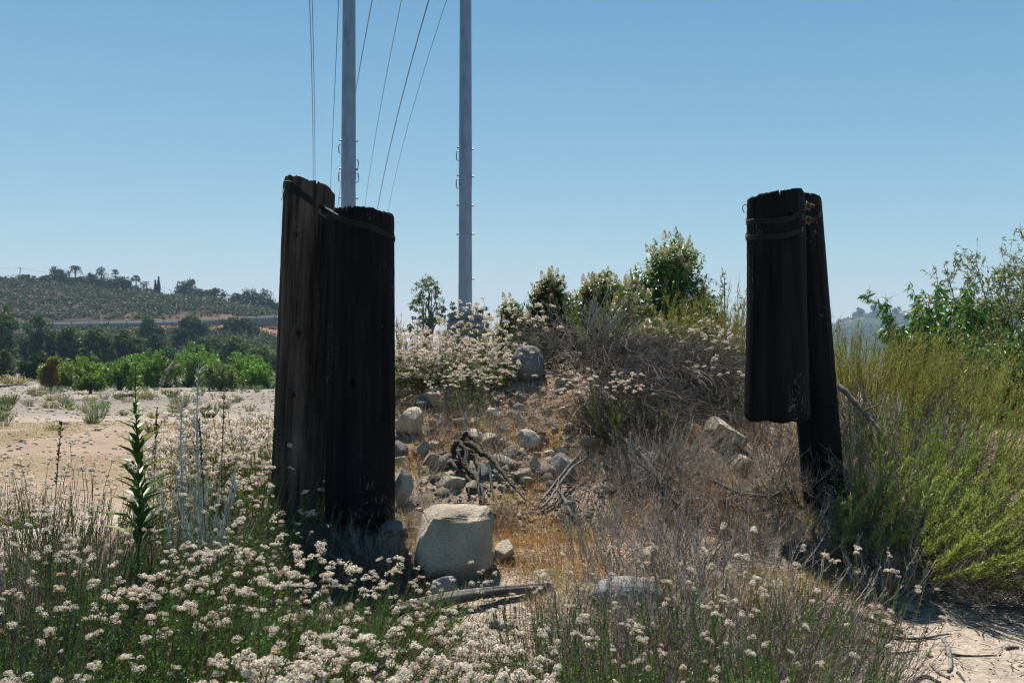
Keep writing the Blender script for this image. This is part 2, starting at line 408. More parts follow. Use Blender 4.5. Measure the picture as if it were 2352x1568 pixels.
# ------------------------------------------------------------------ left hill with retaining wall, far hill
def ridge_py(px):
    return np.interp(px, [-600, -200, 0, 60, 150, 230, 300, 380, 430, 480, 530, 580, 630, 700, 800, 950],
                         [628, 636, 645, 652, 657, 664, 672, 680, 684, 690, 700, 712, 721, 745, 800, 842])
def wall_py(px): return np.interp(px, [-600, 120, 400, 630, 800], [748, 741, 737, 726, 722])   # top of wall
D_FOOT, D_WALL, D_RIDGE = 175., 400., 520.
def hill_z(px, d):
    rz_ = CAMZ+(830-ridge_py(px))/F0*D_RIDGE
    wz = np.minimum(CAMZ+(830-wall_py(px))/F0*D_WALL, rz_*.62)
    top = np.where(d > D_WALL, 1.0, 0.0)
    lo = wz-PX(13, D_WALL)
    fade = np.clip((930-px)/150, 0, 1)
    zb = -.8+(lo+.8)*np.clip((d-D_FOOT)/(D_WALL-D_FOOT), 0, 1)**1.35
    t = np.clip((d-D_WALL)/(D_RIDGE-D_WALL), 0, 1); zt = wz+(rz_-wz)*(t**.85)
    z = np.where(d > D_WALL, zt, zb)
    z = z+np.clip((D_RIDGE+200-d)/200, 0, 1)*0
    x = (px-W0/2)/F0*d
    amp = np.clip((d-D_FOOT)/60, 0, 1)*np.where(np.abs(d-D_WALL) < 6, .1, 1)
    z = z+amp*(3.2*(fbm(xyz(x*.02, d*.02), 4, 31)-.5)+1.2*(fbm(xyz(x*.1, d*.1), 3, 33)-.5))*np.clip((z+1)/8, 0, 1)
    return -.9+(z+.9)*fade
def build_hill():
    pxs = np.arange(-900, 960, 6.0)
    ds = np.concatenate([np.linspace(150, 398, 70), [399.6, 400.4], np.linspace(403, 530, 50), np.linspace(545, 900, 14)])
    Pg, Dg = np.meshgrid(pxs, ds); Z = hill_z(Pg, Dg)
    Xg = (Pg-W0/2)/F0*Dg
    V = np.stack([Xg, Dg, Z], -1).reshape(-1, 3)
    nx, ny = len(pxs), len(ds); i = np.arange(nx*ny).reshape(ny, nx)
    Q = np.stack([i[:-1, :-1], i[:-1, 1:], i[1:, 1:], i[1:, :-1]], -1).reshape(-1, 4)
    n = fbm(xyz(V[:, 0]*.05, V[:, 1]*.05), 4, 41)[:, None]
    c = np.array([.062, .048, .036])*(.4+1.1*n)
    red = (np.clip(1-np.abs(V[:, 1]-385)/30, 0, 1)*np.clip((V[:, 0]+170)/60, 0, 1))[:, None]
    c = c*(1-red)+np.array([.28, .15, .085])*red
    tag(link('hill', Geo().add(V, Q, None, c).mesh('hill', M_GROUND, True)), kind='structure')
build_hill()
def far_py(px):
    return np.interp(px, [1500, 1800, 1900, 1925, 1960, 1990, 2030, 2090, 2150, 2185, 2215, 2260, 2352, 2500, 2900],
                         [825, 790, 748, 738, 727, 722, 716, 720, 728, 722, 712, 706, 694, 680, 640])
def build_far():
    pxs = np.arange(1480, 3000, 5.0); ds = np.concatenate([np.linspace(1100, 1800, 40), np.linspace(1830, 2400, 8)])
    Pg, Dg = np.meshgrid(pxs, ds)
    top = CAMZ+(830-far_py(Pg))/F0*1800
    t = np.clip((Dg-1100)/700, 0, 1)
    Xg = (Pg-W0/2)/F0*Dg
    Z = -2+(top+2)*t**1.1
    Z = Z+t*(26*(fbm(xyz(Xg*.006, Dg*.006), 5, 51)-.55))*np.clip((1-t)*5, .12, 1)
    V = np.stack([Xg, Dg, Z], -1).reshape(-1, 3)
    nx, ny = len(pxs), len(ds); i = np.arange(nx*ny).reshape(ny, nx)
    Q = np.stack([i[:-1, :-1], i[:-1, 1:], i[1:, 1:], i[1:, :-1]], -1).reshape(-1, 4)
    n = fbm(xyz(V[:, 0]*.012, V[:, 1]*.02), 5, 57)[:, None]
    c = np.where(n > .66, np.array([.12, .10, .06]), np.array([.03, .042, .024]))*(.7+.6*n)
    tag(link('distant_hill', Geo().add(V, Q, None, c).mesh('distant_hill', M_GROUND, True)), kind='structure')
build_far()

# ------------------------------------------------------------------ crowns and trees
def crown_geo(r, ells, nclump, nleaf, leaf, base, alt=None, palt=.0, flat=.6, squash=1.0, cl=.3, zst=.75):
    """ells: list of (cx,cy,cz, rx,ry,rz). leaf clumps spread through the crown's outer volume"""
    g = Geo(); vol = np.array([e[3]*e[4]*e[5] for e in ells])**.67; vol = vol/vol.sum()
    centres = []
    for e, w in zip(ells, vol):
        n = max(3, int(nclump*w)); d = rdir(r, n); rad = (r.uniform(.35, 1, (n, 1))**.45)
        c = np.array(e[:3])+d*rad*np.array(e[3:6])*(1-cl*.5); centres.append(c)
        m = nleaf; rc = cl*min(e[3], e[5])*r.uniform(.6, 1.35, (n, 1))
        dd = rdir(r, n*m).reshape(n, m, 3); dd[..., 2] = np.abs(dd[..., 2])*r.choice([1, 1, -1], (n, m))
        pp = c[:, None]+dd*(rc[:, :, None]*(r.uniform(.5, 1.1, (n, m, 1))))*np.array([1, 1, zst])
        pp = pp.reshape(-1, 3); dn = norm(dd.reshape(-1, 3)+.8*rdir(r, n*m))
        Wd = norm(np.cross(dn, rdir(r, n*m))); D = norm(np.cross(Wd, dn)+.25*dn)
        cc = np.repeat(cvar(r, base, n, .22, alt, palt), m, 0)*(1+.22*r.uniform(-1, 1, (n*m, 1)))
        s = leaf*r.uniform(.6, 1.35, n*m)
        g.merge(leafq(pp, D, Wd, s, s*flat, np.clip(cc, .003, 1)))
    return g, np.concatenate(centres)
def limb_geo(r, start, ends, r0, r1, col, K=6, wob=.06, sides=5):
    n = len(ends); t = np.linspace(0, 1, K)[None, :, None]
    s = np.broadcast_to(np.asarray(start, float), (n, 3))
    mid = s*.5+ends*.5; mid[:, 2] += .12*np.abs(ends[:, 2]-s[:, 2])
    p = s[:, None]*(1-t)**2+2*mid[:, None]*t*(1-t)+ends[:, None]*t**2
    L = np.linalg.norm(ends-s, axis=1)[:, None, None]
    p[:, 1:-1] += r.normal(size=(n, K-2, 3))*wob*L*.5
    R = np.linspace(r0, r1, K)[None]*np.ones((n, 1))
    return tubes(p, R, sides, col)
def tree(name, x, y, z, ells, nclump, nleaf, leaf, base, label, cat='tree', group=None, trunk=None, alt=None, palt=0, seed=0, cl=.3, flat=.6, mat=None, bark=(.12, .10, .08), nl=10, zst=.75):
    r = np.random.default_rng(seed+int(abs(x)*7)+int(y))
    rt = root(name, (x, y, z), label, cat, group)
    g, cs = crown_geo(r, ells, nclump, nleaf, leaf, base, alt, palt, flat=flat, cl=cl, zst=zst)
    link('crown', g.mesh('crown', mat or M_FAR), rt)
    h = max(e[2]+e[5] for e in ells); tr = trunk or h*.018
    zc = min(e[2] for e in ells)
    tg = limb_geo(r, (0, 0, -.3), np.array([[e[0]*.4, e[1]*.4, e[2]] for e in ells]), tr, tr*.4, bark, wob=.03)
    pick = cs[r.choice(len(cs), min(nl, len(cs)), replace=False)]
    tg.merge(limb_geo(r, (ells[0][0]*.4, ells[0][1]*.4, zc*.8), pick, tr*.45, tr*.12, bark))
    link('trunk', tg.mesh('trunk', M_BARK, True), rt)
    return rt
def blob(px0, px1, py0, py1, d, zg, n, r, depth=.8, low=.05):
    """random set of ellipsoids filling a pixel box, in local coordinates"""
    xc = X((px0+px1)/2, d); w = PX(px1-px0, d)/2; zt = CAMZ+(830-py0)/F0*d; h = zt-zg
    zb = max(CAMZ+(830-py1)/F0*d-zg, low*h)
    es = [(0, 0, zb+(h-zb)*.48, w*.86, w*.8*depth, (h-zb)*.54)]
    for k in range(n):
        a = r.uniform(-1, 1); s = r.uniform(.32, .5)
        hh = zb+(h-zb)*(r.uniform(.12, .82))*(1-.35*a*a)
        es.append((a*w*.65, r.uniform(-.5, .5)*w*depth, hh, w*s, w*s*depth, min((h-zb)*.3, w*s*1.1)))
    return xc, es, h

# trees on the ridge -------------------------------------------------
DG = (.030, .055, .022); MG = (.05, .085, .03); BG = (.085, .16, .022)
def ridge_tree(px0, px1, py0, py1, label, kind='tree', d=530., col=DG, n=5, seed=0, ncl=46, nlf=34, leaf=.85, cl=.33, name='broadleaf_tree', flat=.7, flip=None):
    r = np.random.default_rng(seed+int(px0))
    pc = (px0+px1)/2; zg = float(hill_z(np.array([pc]), np.array([d]))[0])-.5
    xc, es, h = blob(px0-7, px1+7, py0-5, py1+6, d, zg, n, r, low=-.15)
    return tree(name, xc, d, zg, es, int(ncl*1.5), nlf, leaf, col, label, seed=seed, cl=cl, flat=flat, group='trees along the ridge')
RT = [
 (60, 100, 646, 672, 'low bushy tree on the ridge below the pale spreading one'),
 (86, 118, 636, 668, 'tree filling the gap left of the big rounded dark ridge tree'),
 (150, 196, 640, 670, 'dark tree hiding the trunks of the two feathery palms'),
 (212, 250, 644, 674, 'low dark tree under the tiered conifer'),
 (246, 284, 642, 678, 'low dark tree under the tufted eucalyptus'),
 (286, 322, 662, 682, 'low bushes at the foot of the fan palm'),
 (330, 352, 668, 686, 'low bush left of the cypresses'),
 (-60, 30, 640, 668, 'low dark trees where the ridge meets the left edge of the photo'),
 (26, 92, 636, 662, 'light green spreading tree right of the first ridge power pole', MG),
 (92, 118, 642, 664, 'small tree on the ridge between the pale spreading tree and the big dark one'),
 (104, 168, 622, 664, 'big rounded dark tree on the ridge left of the feathery palm'),
 (196, 216, 628, 664, 'narrow dark tree directly right of the feathery palm'),
 (268, 300, 634, 680, 'dense dark tree on the ridge below the open crowned eucalyptus'),
 (400, 460, 642, 686, 'large round isolated green tree on the ridge right of the cypresses'),
 (440, 476, 668, 690, 'small shrubby tree at the foot of the round isolated ridge tree'),
 (471, 522, 664, 698, 'medium round tree between the two largest trees at the right end of the ridge'),
 (525, 560, 680, 706, 'low dark tree beside the big tree nearest the timber posts'),
 (545, 628, 663, 716, 'big wide dark tree at the right end of the ridge next to the timber posts'),
 (600, 640, 690, 724, 'small dark tree peeking out left of the timber posts'),
]
for k, t in enumerate(RT):
    ridge_tree(t[0], t[1], t[2], t[3], t[4], col=t[5] if len(t) > 5 else DG, seed=100+k, n=4+(t[1]-t[0])//14, ncl=30+int((t[1]-t[0])*.8))
# open conifers and eucalyptus
def conifer(px, w, py0, py1, d, label, seed, name='conifer_tree', open_=False, col=DG, layers=9, cat='conifer', group='trees along the ridge', zg=None):
    r = np.random.default_rng(seed)
    if zg is None: zg = float(hill_z(np.array([px]), np.array([d]))[0])-.5
    h = CAMZ+(830-py0)/F0*d-zg; zb = CAMZ+(830-py1)/F0*d-zg; wm = PX(w, d)/2
    rt = root(name, (X(px, d), d, zg), label, cat, group)
    g = Geo(); ends = []
    for k in range(layers):
        t = k/(layers-1); z = zb+(h-zb)*t; rad = wm*(1-t)**.8+.12*wm
        for j in range(r.integers(4, 7)):
            a = r.uniform(0, 6.283); rr = rad*r.uniform(.4, 1.05)
            c = np.array([math.cos(a)*rr, math.sin(a)*rr, z+r.uniform(-.3, .3)*(h-zb)/layers]); ends.append(c)
            m = 26; e = rdir(r, m)*np.array([.42, .42, .16])*wm*.8
            dn = rdir(r, m); Wd = norm(np.cross(dn, rdir(r, m))); D = np.cross(Wd, dn)
            s = PX(3.2, d)*r.uniform(.6, 1.3, m)
            g.merge(leafq(c+e, D, Wd, s, s*.5, cvar(r, col, m, .3)))
    link('crown', g.mesh('crown', M_FAR), rt)
    tg = tubes(np.array([[0, 0, -.5], [.02*wm, 0, h*.5], [0, 0, h*.97]])[None], np.array([[.35, .25, .06]]), 5, (.1, .085, .07))
    e = np.array(ends); s = e.copy(); s[:, :2] = 0; s[:, 2] -= .3
    tg.merge(tubes(np.stack([s, (s+e)/2, e], 1), np.array([[.1, .07, .03]]), 3, (.1, .085, .07)))
    link('trunk', tg.mesh('trunk', M_BARK), rt)
conifer(231, 42, 617, 660, 528, 'open grey green conifer with tiered limbs on the ridge right of the palm', 5)
conifer(329, 50, 650, 682, 540, 'wide low dark cedar on the ridge behind the second power pole', 6, layers=6)
conifer(263, 30, 621, 672, 532, 'tall tufted eucalyptus with an open crown on the ridge', 7, 'eucalyptus_tree', layers=8, cat='tree')
def cypress(px, w, py0, py1, label, seed):
    d = 522; r = np.random.default_rng(seed); zg = float(hill_z(np.array([px]), np.array([d]))[0])-.5
    h = CAMZ+(830-py0)/F0*d-zg; wm = PX(w, d)/2; rt = root('cypress_tree', (X(px, d), d, zg), label, 'cypress', 'pair of cypresses on the ridge')
    m = 900; t = r.uniform(.04, 1, m)**.9; a = r.uniform(0, 6.283, m); rad = wm*np.sin(np.clip(t*1.0+.18, 0, 1)*math.pi)**.6*r.uniform(.6, 1.1, m)
    p = np.stack([np.cos(a)*rad, np.sin(a)*rad, t*h], 1); o = np.stack([np.cos(a), np.sin(a), .5+0*a], 1)
    D = norm(np.array([0, 0, 1.])+.5*rdir(r, m)); Wd = norm(np.cross(o, D)); s = .9*r.uniform(.6, 1.3, m)
    link('crown', leafq(p, D, Wd, s, s*.5, cvar(r, (.012, .022, .014), m, .3)).mesh('crown', M_FAR), rt)
    link('trunk', tubes(np.array([[[0, 0, -.5], [0, 0, h*.5], [0, 0, h*.9]]]), np.array([[.25, .2, .05]]), 5, (.1, .08, .06)).mesh('trunk', M_BARK), rt)
cypress(363, 9, 638, 682, 'taller slim cypress of the pair on the ridge', 1)
cypress(355.5, 7, 646, 682, 'shorter slim cypress left of its taller twin on the ridge', 2)
def palm(px, py0, pybase, crown_px, label, seed, fan=False, d=524., col=(.05, .075, .035)):
    r = np.random.default_rng(seed); zg = float(hill_z(np.array([px]), np.array([d]))[0])-.5
    h = CAMZ+(830-py0)/F0*d-zg; R = PX(crown_px, d)/2; hc = h-R*(.75 if not fan else .55)
    rt = root('palm_tree', (X(px, d), d, zg), label, 'palm', 'palms on the ridge')
    n = 34; a = r.uniform(0, 6.283, n); el = r.uniform(-.5, 1.35, n); L = R*r.uniform(.85, 1.1, n)*(1.25 if not fan else .95)
    t = np.linspace(0, 1, 8)[None, :, None]
    o = np.stack([np.cos(a)*np.cos(el), np.sin(a)*np.cos(el), np.sin(el)], 1)
    p = np.array([0, 0, hc])+o[:, None]*L[:, None, None]*t+np.array([0, 0, -1])*(t**2.2)*L[:, None, None]*(.75 if not fan else .25)
    g = tubes(p, np.linspace(.09, .03, 8)[None]*np.ones((n, 1)), 3, col)
    m = n*46; i = np.repeat(np.arange(n), 46); tt = r.uniform(.15 if not fan else .6, 1, m)
    q, T = along(p, i, tt); side = norm(np.cross(T, [0, 0, 1.]))*r.choice([-1, 1], m)[:, None]
    D = norm(side+T*.7+np.array([0, 0, -.55])*r.uniform(.2, 1, (m, 1))) if not fan else norm(T+.9*rdir(r, m))
    g.merge(leafq(q, D, norm(np.cross(D, rdir(r, m))), R*.3*r.uniform(.6, 1.1, m), .16, cvar(r, col, m, .35)))
    link('frond_crown', g.mesh('frond_crown', M_FAR), rt)
    link('trunk', tubes(np.array([[[0, 0, -.5], [.1, 0, hc*.5], [0, 0, hc]]]), np.array([[.42, .34, .3]]), 7, (.13, .10, .08)).mesh('trunk', M_BARK), rt)
palm(171, 604, 666, 30, 'tall feathery palm with drooping fronds standing above the ridge trees', 3)
palm(186, 628, 668, 34, 'lower feathery palm right of the tall feathery one', 8)
palm(311, 635, 676, 22, 'fan palm with a round head between the eucalyptus and the power pole', 4, fan=True, col=(.10, .11, .07))

# utility poles on the ridge and their wires
def upole(px, py0, py1, d, label, arm=1.2, lean=0):
    zg = float(hill_z(np.array([px]), np.array([d]))[0])-.3; h = CAMZ+(830-py0)/F0*d-zg
    rt = root('utility_pole', (X(px, d), d, zg), label, 'power pole', 'power poles along the ridge')
    link('shaft', tubes(np.array([[[0, 0, 0], [lean*.5, 0, h*.5], [lean, 0, h]]]), np.array([[.22, .2, .16]]), 8, (.06, .05, .045), cap=True).mesh('shaft', M_BARK), rt)
    link('crossarm', tubes(np.array([[[lean-arm, 0, h-.4], [lean, .12, h-.4], [lean+arm, 0, h-.4]]]), .1, 4, (.06, .05, .045), cap=True).mesh('crossarm', M_BARK), rt)
    return np.array([X(px, d)+lean, d, zg+h-.3])
upts = [upole(42, 614, 655, 525, 'leftmost power pole on the ridge', 1.4, .7), upole(334, 645, 684, 512, 'power pole standing behind the fan palm', 2.2, .5),
        upole(372.5, 673, 690, 560, 'small power pole just right of the cypresses', 1.5), upole(510, 671, 696, 600, 'power pole half hidden in the medium round ridge tree', 1.4)]
def wire(a, b, sag, rad, label, group, K=24, name='overhead_wire', mat=None, pts=None):
    t = np.linspace(0, 1, K)[:, None]
    if pts is None:
        p = a*(1-t)+b*t; p[:, 2] -= 4*sag*(t*(1-t))[:, 0]
    else: p = pts
    c = p[0].copy(); o = link(name, tubes((p-c)[None], rad, 4, (1, 1, 1), cap=True).mesh(name, mat or M_CABLE), None, c)
    return tag(o, label, 'wire', group)
wl = upts[0]+np.array([-60, -10, 1.0])
chain = [wl]+upts[:2]+[upts[2], upts[3], upts[3]+np.array([60, 10, -7])]
wn = ['power line running off the left edge from the leftmost ridge pole', 'power line between the leftmost ridge pole and the pole by the fan palm',
      'power line between the fan palm pole and the small pole by the cypresses', 'power line from the small pole by the cypresses to the pole in the round tree',
      'power line running from the pole in the round tree towards the timber posts']
for k in range(5): wire(chain[k], chain[k+1], 1.2, .045, wn[k], 'power lines along the ridge')

# retaining wall ------------------------------------------------------
def build_wall():
    pxs = np.arange(90, 720, 14.0); d = D_WALL
    rt = root('retaining_wall', (X(400, d), d, 0), 'long grey concrete retaining wall crossing the brushy hillside', 'wall')
    for k in range(len(pxs)-1):
        pass
    g = Geo(); bx = []
    x = X(pxs, d); zt = CAMZ+(830-wall_py(pxs))/F0*d+.6*(np.sin(pxs*.9)*.12); zb = zt-PX(16, d)-1.5; 
    for (y0, y1) in ((-4.2, -3.7),):
        V = []
        for i in range(len(pxs)):
            for (yy, zz) in ((y0, zb[i]), (y0, zt[i]), (y1, zt[i]), (y1, zb[i])): V.append((x[i]-X(400, d), yy, zz))
        n = len(pxs); Q = []
        for i in range(n-1):
            for j in range(4): Q.append((i*4+j, (i+1)*4+j, (i+1)*4+(j+1) % 4, i*4+(j+1) % 4))
        g.add(V, Q)
    link('panel', g.mesh('panel', M_CONC), rt)
    g = Geo()
    for i in range(0, len(pxs), 3):
        a = np.array([x[i]-X(400, d), -4.32, zb[i]]); b = a.copy(); b[2] = zt[i]+.15
        g.merge(tubes(np.stack([a, (a+b)/2, b])[None], .16, 4, (1, 1, 1), cap=True))
    link('pilaster', g.mesh('pilaster', M_CONC), rt)
build_wall()

# chaparral on the hillside (uncountable) ------------------------------
def bush_mass(r, pos, size, cols, m, leafpx, ds):
    n = len(pos); d3 = rdir(r, n*m).reshape(n, m, 3); d3[..., 2] = np.abs(d3[..., 2])
    p = (pos[:, None]+d3*size[:, None, None]*r.uniform(.6, 1.05, (n, m, 1))*np.array([1, 1, .75])).reshape(-1, 3)
    dn = norm(d3.reshape(-1, 3)+.6*rdir(r, n*m)); Wd = norm(np.cross(dn, rdir(r, n*m))); D = np.cross(Wd, dn)
    s = np.repeat(leafpx*ds/F0, m)*r.uniform(.6, 1.4, n*m)
    return leafq(p, D, Wd, s, s*.7, np.clip(np.repeat(cols, m, 0)*(1+.2*r.uniform(-1, 1, (n*m, 1))), .004, 1))
def build_chaparral():
    r = np.random.default_rng(77); n = 17000
    px = r.uniform(-895, 830, n); d = r.uniform(190, 528, n)
    keep = (np.abs(d-D_WALL+4) > 7) & ~((d > 360) & (d < D_WALL) & (px > 430) & (r.random(n) < .6))
    px, d = px[keep], d[keep]; n = len(px)
    x = X(px, d); z = hill_z(px, d); nn = .6*fbm(xyz(x*.03, d*.03), 3, 71)+.4*fbm(xyz(x*.009, d*.012), 3, 72)
    k2 = nn+r.uniform(-.1, .1, n)+.12*(d > D_WALL) > .40; px, d, x, z, nn = px[k2], d[k2], x[k2], z[k2], nn[k2]; n = len(px)
    size = (.7+3.0*r.random(n)**2.2)*np.where(r.random(n) < .16, 1.9, 1)*(1+.4*(nn > .55))
    pal = np.array([(.050, .060, .026), (.024, .042, .014), (.075, .058, .04), (.10, .085, .055), (.028, .046, .02), (.075, .078, .024)])
    w = r.random(n); idx = np.where(d > D_WALL, r.choice(6, n, p=[.2, .22, .2, .14, .16, .08]), r.choice(6, n, p=[.25, .4, .06, .04, .15, .1]))
    g = bush_mass(r, np.stack([x, d, z], 1), size, pal[idx]*.8*(1+.3*r.uniform(-1, 1, (n, 1))), 30, 3.8, d)
    tag(link('chaparral', g.mesh('chaparral', M_FAR)), 'grey green and brown scrub covering the hillside', 'scrub', kind='stuff')
    # woods on the far blue hill
    n = 2600; px = r.uniform(1860, 2600, n); d = r.uniform(1250, 1810, n)
    top = CAMZ+(830-far_py(px))/F0*1800; t = np.clip((d-1100)/700, 0, 1); x = X(px, d)
    z = -2+(top+2)*t**1.1+t*(26*(fbm(xyz(x*.006, d*.006), 5, 51)-.55))*np.clip((1-t)*5, .12, 1)
    k = fbm(xyz(x*.01, d*.014), 3, 5) > .36; x, d, z = x[k], d[k], z[k]; n = len(x)
    g = bush_mass(r, np.stack([x, d, z], 1), r.uniform(3, 8, n), cvar(r, (.04, .06, .03), n, .3), 22, 3.0, d)
    tag(link('distant_woods', g.mesh('distant_woods', M_FAR)), 'hazy blue green woods covering the far hill on the right', 'woods', kind='stuff')
build_chaparral()
# trees and houses on the far hill
def far_tree(px0, px1, py0, py1, label, seed):
    d = 1795.; r = np.random.default_rng(seed); pc = (px0+px1)/2; zg = CAMZ+(830-far_py(pc))/F0*1800-6
    xc, es, h = blob(px0, px1, py0, py1, d, zg, 4, r)
    tree('hilltop_tree', xc, d, zg, es, 30, 26, 2.6, (.03, .045, .03), label, seed=seed, cl=.36, group='trees on top of the far hill')
for k, t in enumerate([(1957, 1977, 716, 738, 'small round tree at the left end of the far hilltop'), (1965, 1986, 705, 724, 'tree with a tall round crown left of the gap on the far hilltop'),
        (1998, 2038, 702, 728, 'widest clump of trees on the far hilltop'), (2000, 2012, 699, 712, 'pointed tree top rising out of the widest hilltop clump'), (2046, 2072, 697, 726, 'pointed tree on the far hilltop just left of the nearby leafy tree'), (2165, 2200, 716, 736, 'dark trees at the dip of the far hill'), (2215, 2260, 706, 728, 'dark trees on the far hill behind the right hand tree')]): far_tree(*t, 300+k)
def house(px, py, w, label, seed):
    d = 1500.; r = np.random.default_rng(seed); zt = CAMZ+(830-py)/F0*d; ww = PX(w, d)
    rt = root('hill_house', (X(px, d), d, zt-6), label, 'house', 'houses on the far hill')
    def box(x0, x1, y0, y1, z0, z1):
        v = [(x, y, z) for x in (x0, x1) for y in (y0, y1) for z in (z0, z1)]
        return np.array(v), [(0, 1, 3, 2), (4, 6, 7, 5), (0, 4, 5, 1), (2, 3, 7, 6), (0, 2, 6, 4), (1, 5, 7, 3)]
    link('wall', Geo().add(*box(-ww/2, ww/2, -4, 4, 0, 4.2)).mesh('wall', M_ROOF), rt)
    V = [(-ww/2-.8, -5, 4.2), (ww/2+.8, -5, 4.2), (ww/2+.8, 5, 4.2), (-ww/2-.8, 5, 4.2), (-ww/2+2, 0, 6.6), (ww/2-2, 0, 6.6)]
    link('roof', Geo().add(V, [(0, 1, 5, 4), (2, 3, 4, 5), (0, 3, 2, 1)], [(1, 2, 5), (3, 0, 4)], (1, 1, 1)).mesh('roof', M_CONC), rt)
house(2222, 741, 14, 'pale house low on the far hill seen between the two near trees', 1)
house(1992, 719, 12, 'long house on top of the far hill between two clumps of trees', 2)
house(2075, 746, 15, 'pale house on the far hill above the yellow green brush', 3)

# mid distance trees and willows ---------------------------------------
MT = [  # px0,px1,py0,py1,d,label,colour
 (-60, 60, 695, 835, 185, 'tallest dark tree of the row at the left edge', (.045, .08, .03)),
 (40, 130, 715, 838, 190, 'second dark tree from the left edge in the row below the wall', (.038, .07, .03)),
 (120, 200, 742, 838, 195, 'dark tree in the row with a flat top just right of the tall left pair', (.06, .095, .03)),
 (180, 260, 735, 838, 190, 'grey green tree reaching up to the retaining wall', (.07, .105, .045)),
 (240, 320, 755, 838, 200, 'olive green tree behind the willow thicket left of its centre', (.075, .10, .035)),
 (310, 372, 728, 790, 300, 'bright green tree in front of the retaining wall left of the bare slope', (.055, .12, .03)),
 (305, 400, 768, 836, 210, 'grey green tree directly behind the tallest willow', (.075, .11, .05)),
 (405, 470, 722, 780, 320, 'dark green tree overlapping the wall above the bare slope', (.032, .07, .022)),
 (395, 450, 755, 800, 280, 'shrubby dark tree below the one overlapping the wall', (.035, .065, .025)),
 (505, 600, 728, 770, 340, 'wide olive scrub oak just below the right part of the wall', (.07, .08, .03)),
 (505, 580, 765, 832, 205, 'light grey green tree left of the posts', (.10, .14, .055)),
 (570, 650, 790, 850, 150, 'pale green tree touching the left side of the timber posts', (.11, .16, .06)),
 (440, 520, 772, 835, 230, 'dull green tree in the gap right of the tallest willow', (.08, .12, .05)),
 (-40, 40, 800, 870, 110, 'grey green bush at the left edge of the dry wash', (.07, .085, .05)),
 (45, 125, 805, 862, 115, 'dark bluish bush left of the bright willows', (.035, .06, .03)),
]
for k, t in enumerate(MT):
    r = np.random.default_rng(500+k); d = t[4]; pc = (t[0]+t[1])/2
    zg = float(hill_z(np.array([pc]), np.array([d*1.0]))[0]) if d > 175 else -.7
    xc, es, h = blob(t[0]-6, t[1]+6, t[2], t[3]+8, d, zg, 9, r, low=-.1)
    tree('riverside_tree', xc, d, zg-.1, es, 150, 60, PX(5.0, d), t[6], t[5], seed=500+k, cl=.27, group='trees below the retaining wall')
WL = [
 (100, 175, 828, 882, 78, 'yellowish willow bush at the left end of the bright thicket', (.12, .15, .03)),
 (160, 240, 818, 884, 80, 'bright green willow bush left of the wild tall weed', (.09, .16, .02)),
 (230, 320, 828, 880, 76, 'low bright green willow bush directly behind the tall weed', (.09, .16, .022)),
 (320, 400, 805, 882, 84, 'bright green willow left of the tallest one', (.07, .15, .015)),
 (375, 492, 784, 884, 86, 'tallest bright green willow behind the bare driftwood branch', (.075, .155, .018)),
 (468, 545, 835, 886, 74, 'dull green broom bush behind the silvery weed', (.09, .11, .04)),
 (510, 606, 812, 886, 82, 'bright green willow nearest the timber posts', (.085, .17, .022)),
 (185, 232, 862, 886, 68, 'low mounded bush at the foot of the willow thicket', (.075, .13, .02)),
 (285, 345, 812, 880, 88, 'bright green willow filling the gap between the tall weed and the tallest willow', (.085, .16, .02)),
 (440, 500, 815, 884, 90, 'bright green willow at the right shoulder of the tallest one', (.08, .16, .02)),
 (205, 262, 836, 882, 84, 'bright green willow low behind the mounded bush', (.10, .165, .025)),
 (560, 625, 830, 886, 80, 'bright green willow half hidden by the flowering bush at the posts', (.085, .17, .022)),
 (108, 128, 818, 880, 74, 'sparse rusty brown shrub in front of the yellowish willow', (.16, .09, .03)),
]
for k, t in enumerate(WL):
    r = np.random.default_rng(600+k); d = t[4]
    xc, es, h = blob(t[0]-14, t[1]+14, t[2]-2, t[3]+6, d, -.7, 22, r, low=-.2); es[0] = (es[0][0], 0, es[0][2]*.7, es[0][3], es[0][4], es[0][5]*.7)
    tree('willow_bush', xc, d, -.7, es, 330, 48, PX(4.2, d), tuple(1.2*v for v in t[6]), t[5], cat='bush', seed=600+k, cl=.17, zst=1.8, flat=.35, group='bright green thicket along the wash', alt=(.13, .2, .03), palt=.2, mat=M_LEAF)
# trees behind the mound
def airy(px0, px1, py0, py1, d, label, seed, col=(.075, .10, .04), zg=-.7, ncl=90, nlf=46, name='cottonwood_tree', leafpx=4.6, n=7, cl=.22):
    r = np.random.default_rng(seed); xc, es, h = blob(px0, px1, py0, py1, d, zg, n, r)
    return tree(name, xc, d, zg, es, ncl, nlf, PX(leafpx, d), col, label, seed=seed, cl=cl, mat=M_LEAF, alt=(.14, .13, .06), palt=.15)
airy(932, 1032, 620, 770, 70, 'airy light green tree left of the right hand steel pole', 11)
airy(1024, 1062, 686, 780, 95, 'small dark tree peeking out left of the right steel pole base', 12, (.04, .06, .03), ncl=30)
airy(1078, 1135, 692, 780, 100, 'small dark tree peeking out right of the right steel pole base', 13, (.045, .065, .032), ncl=40)

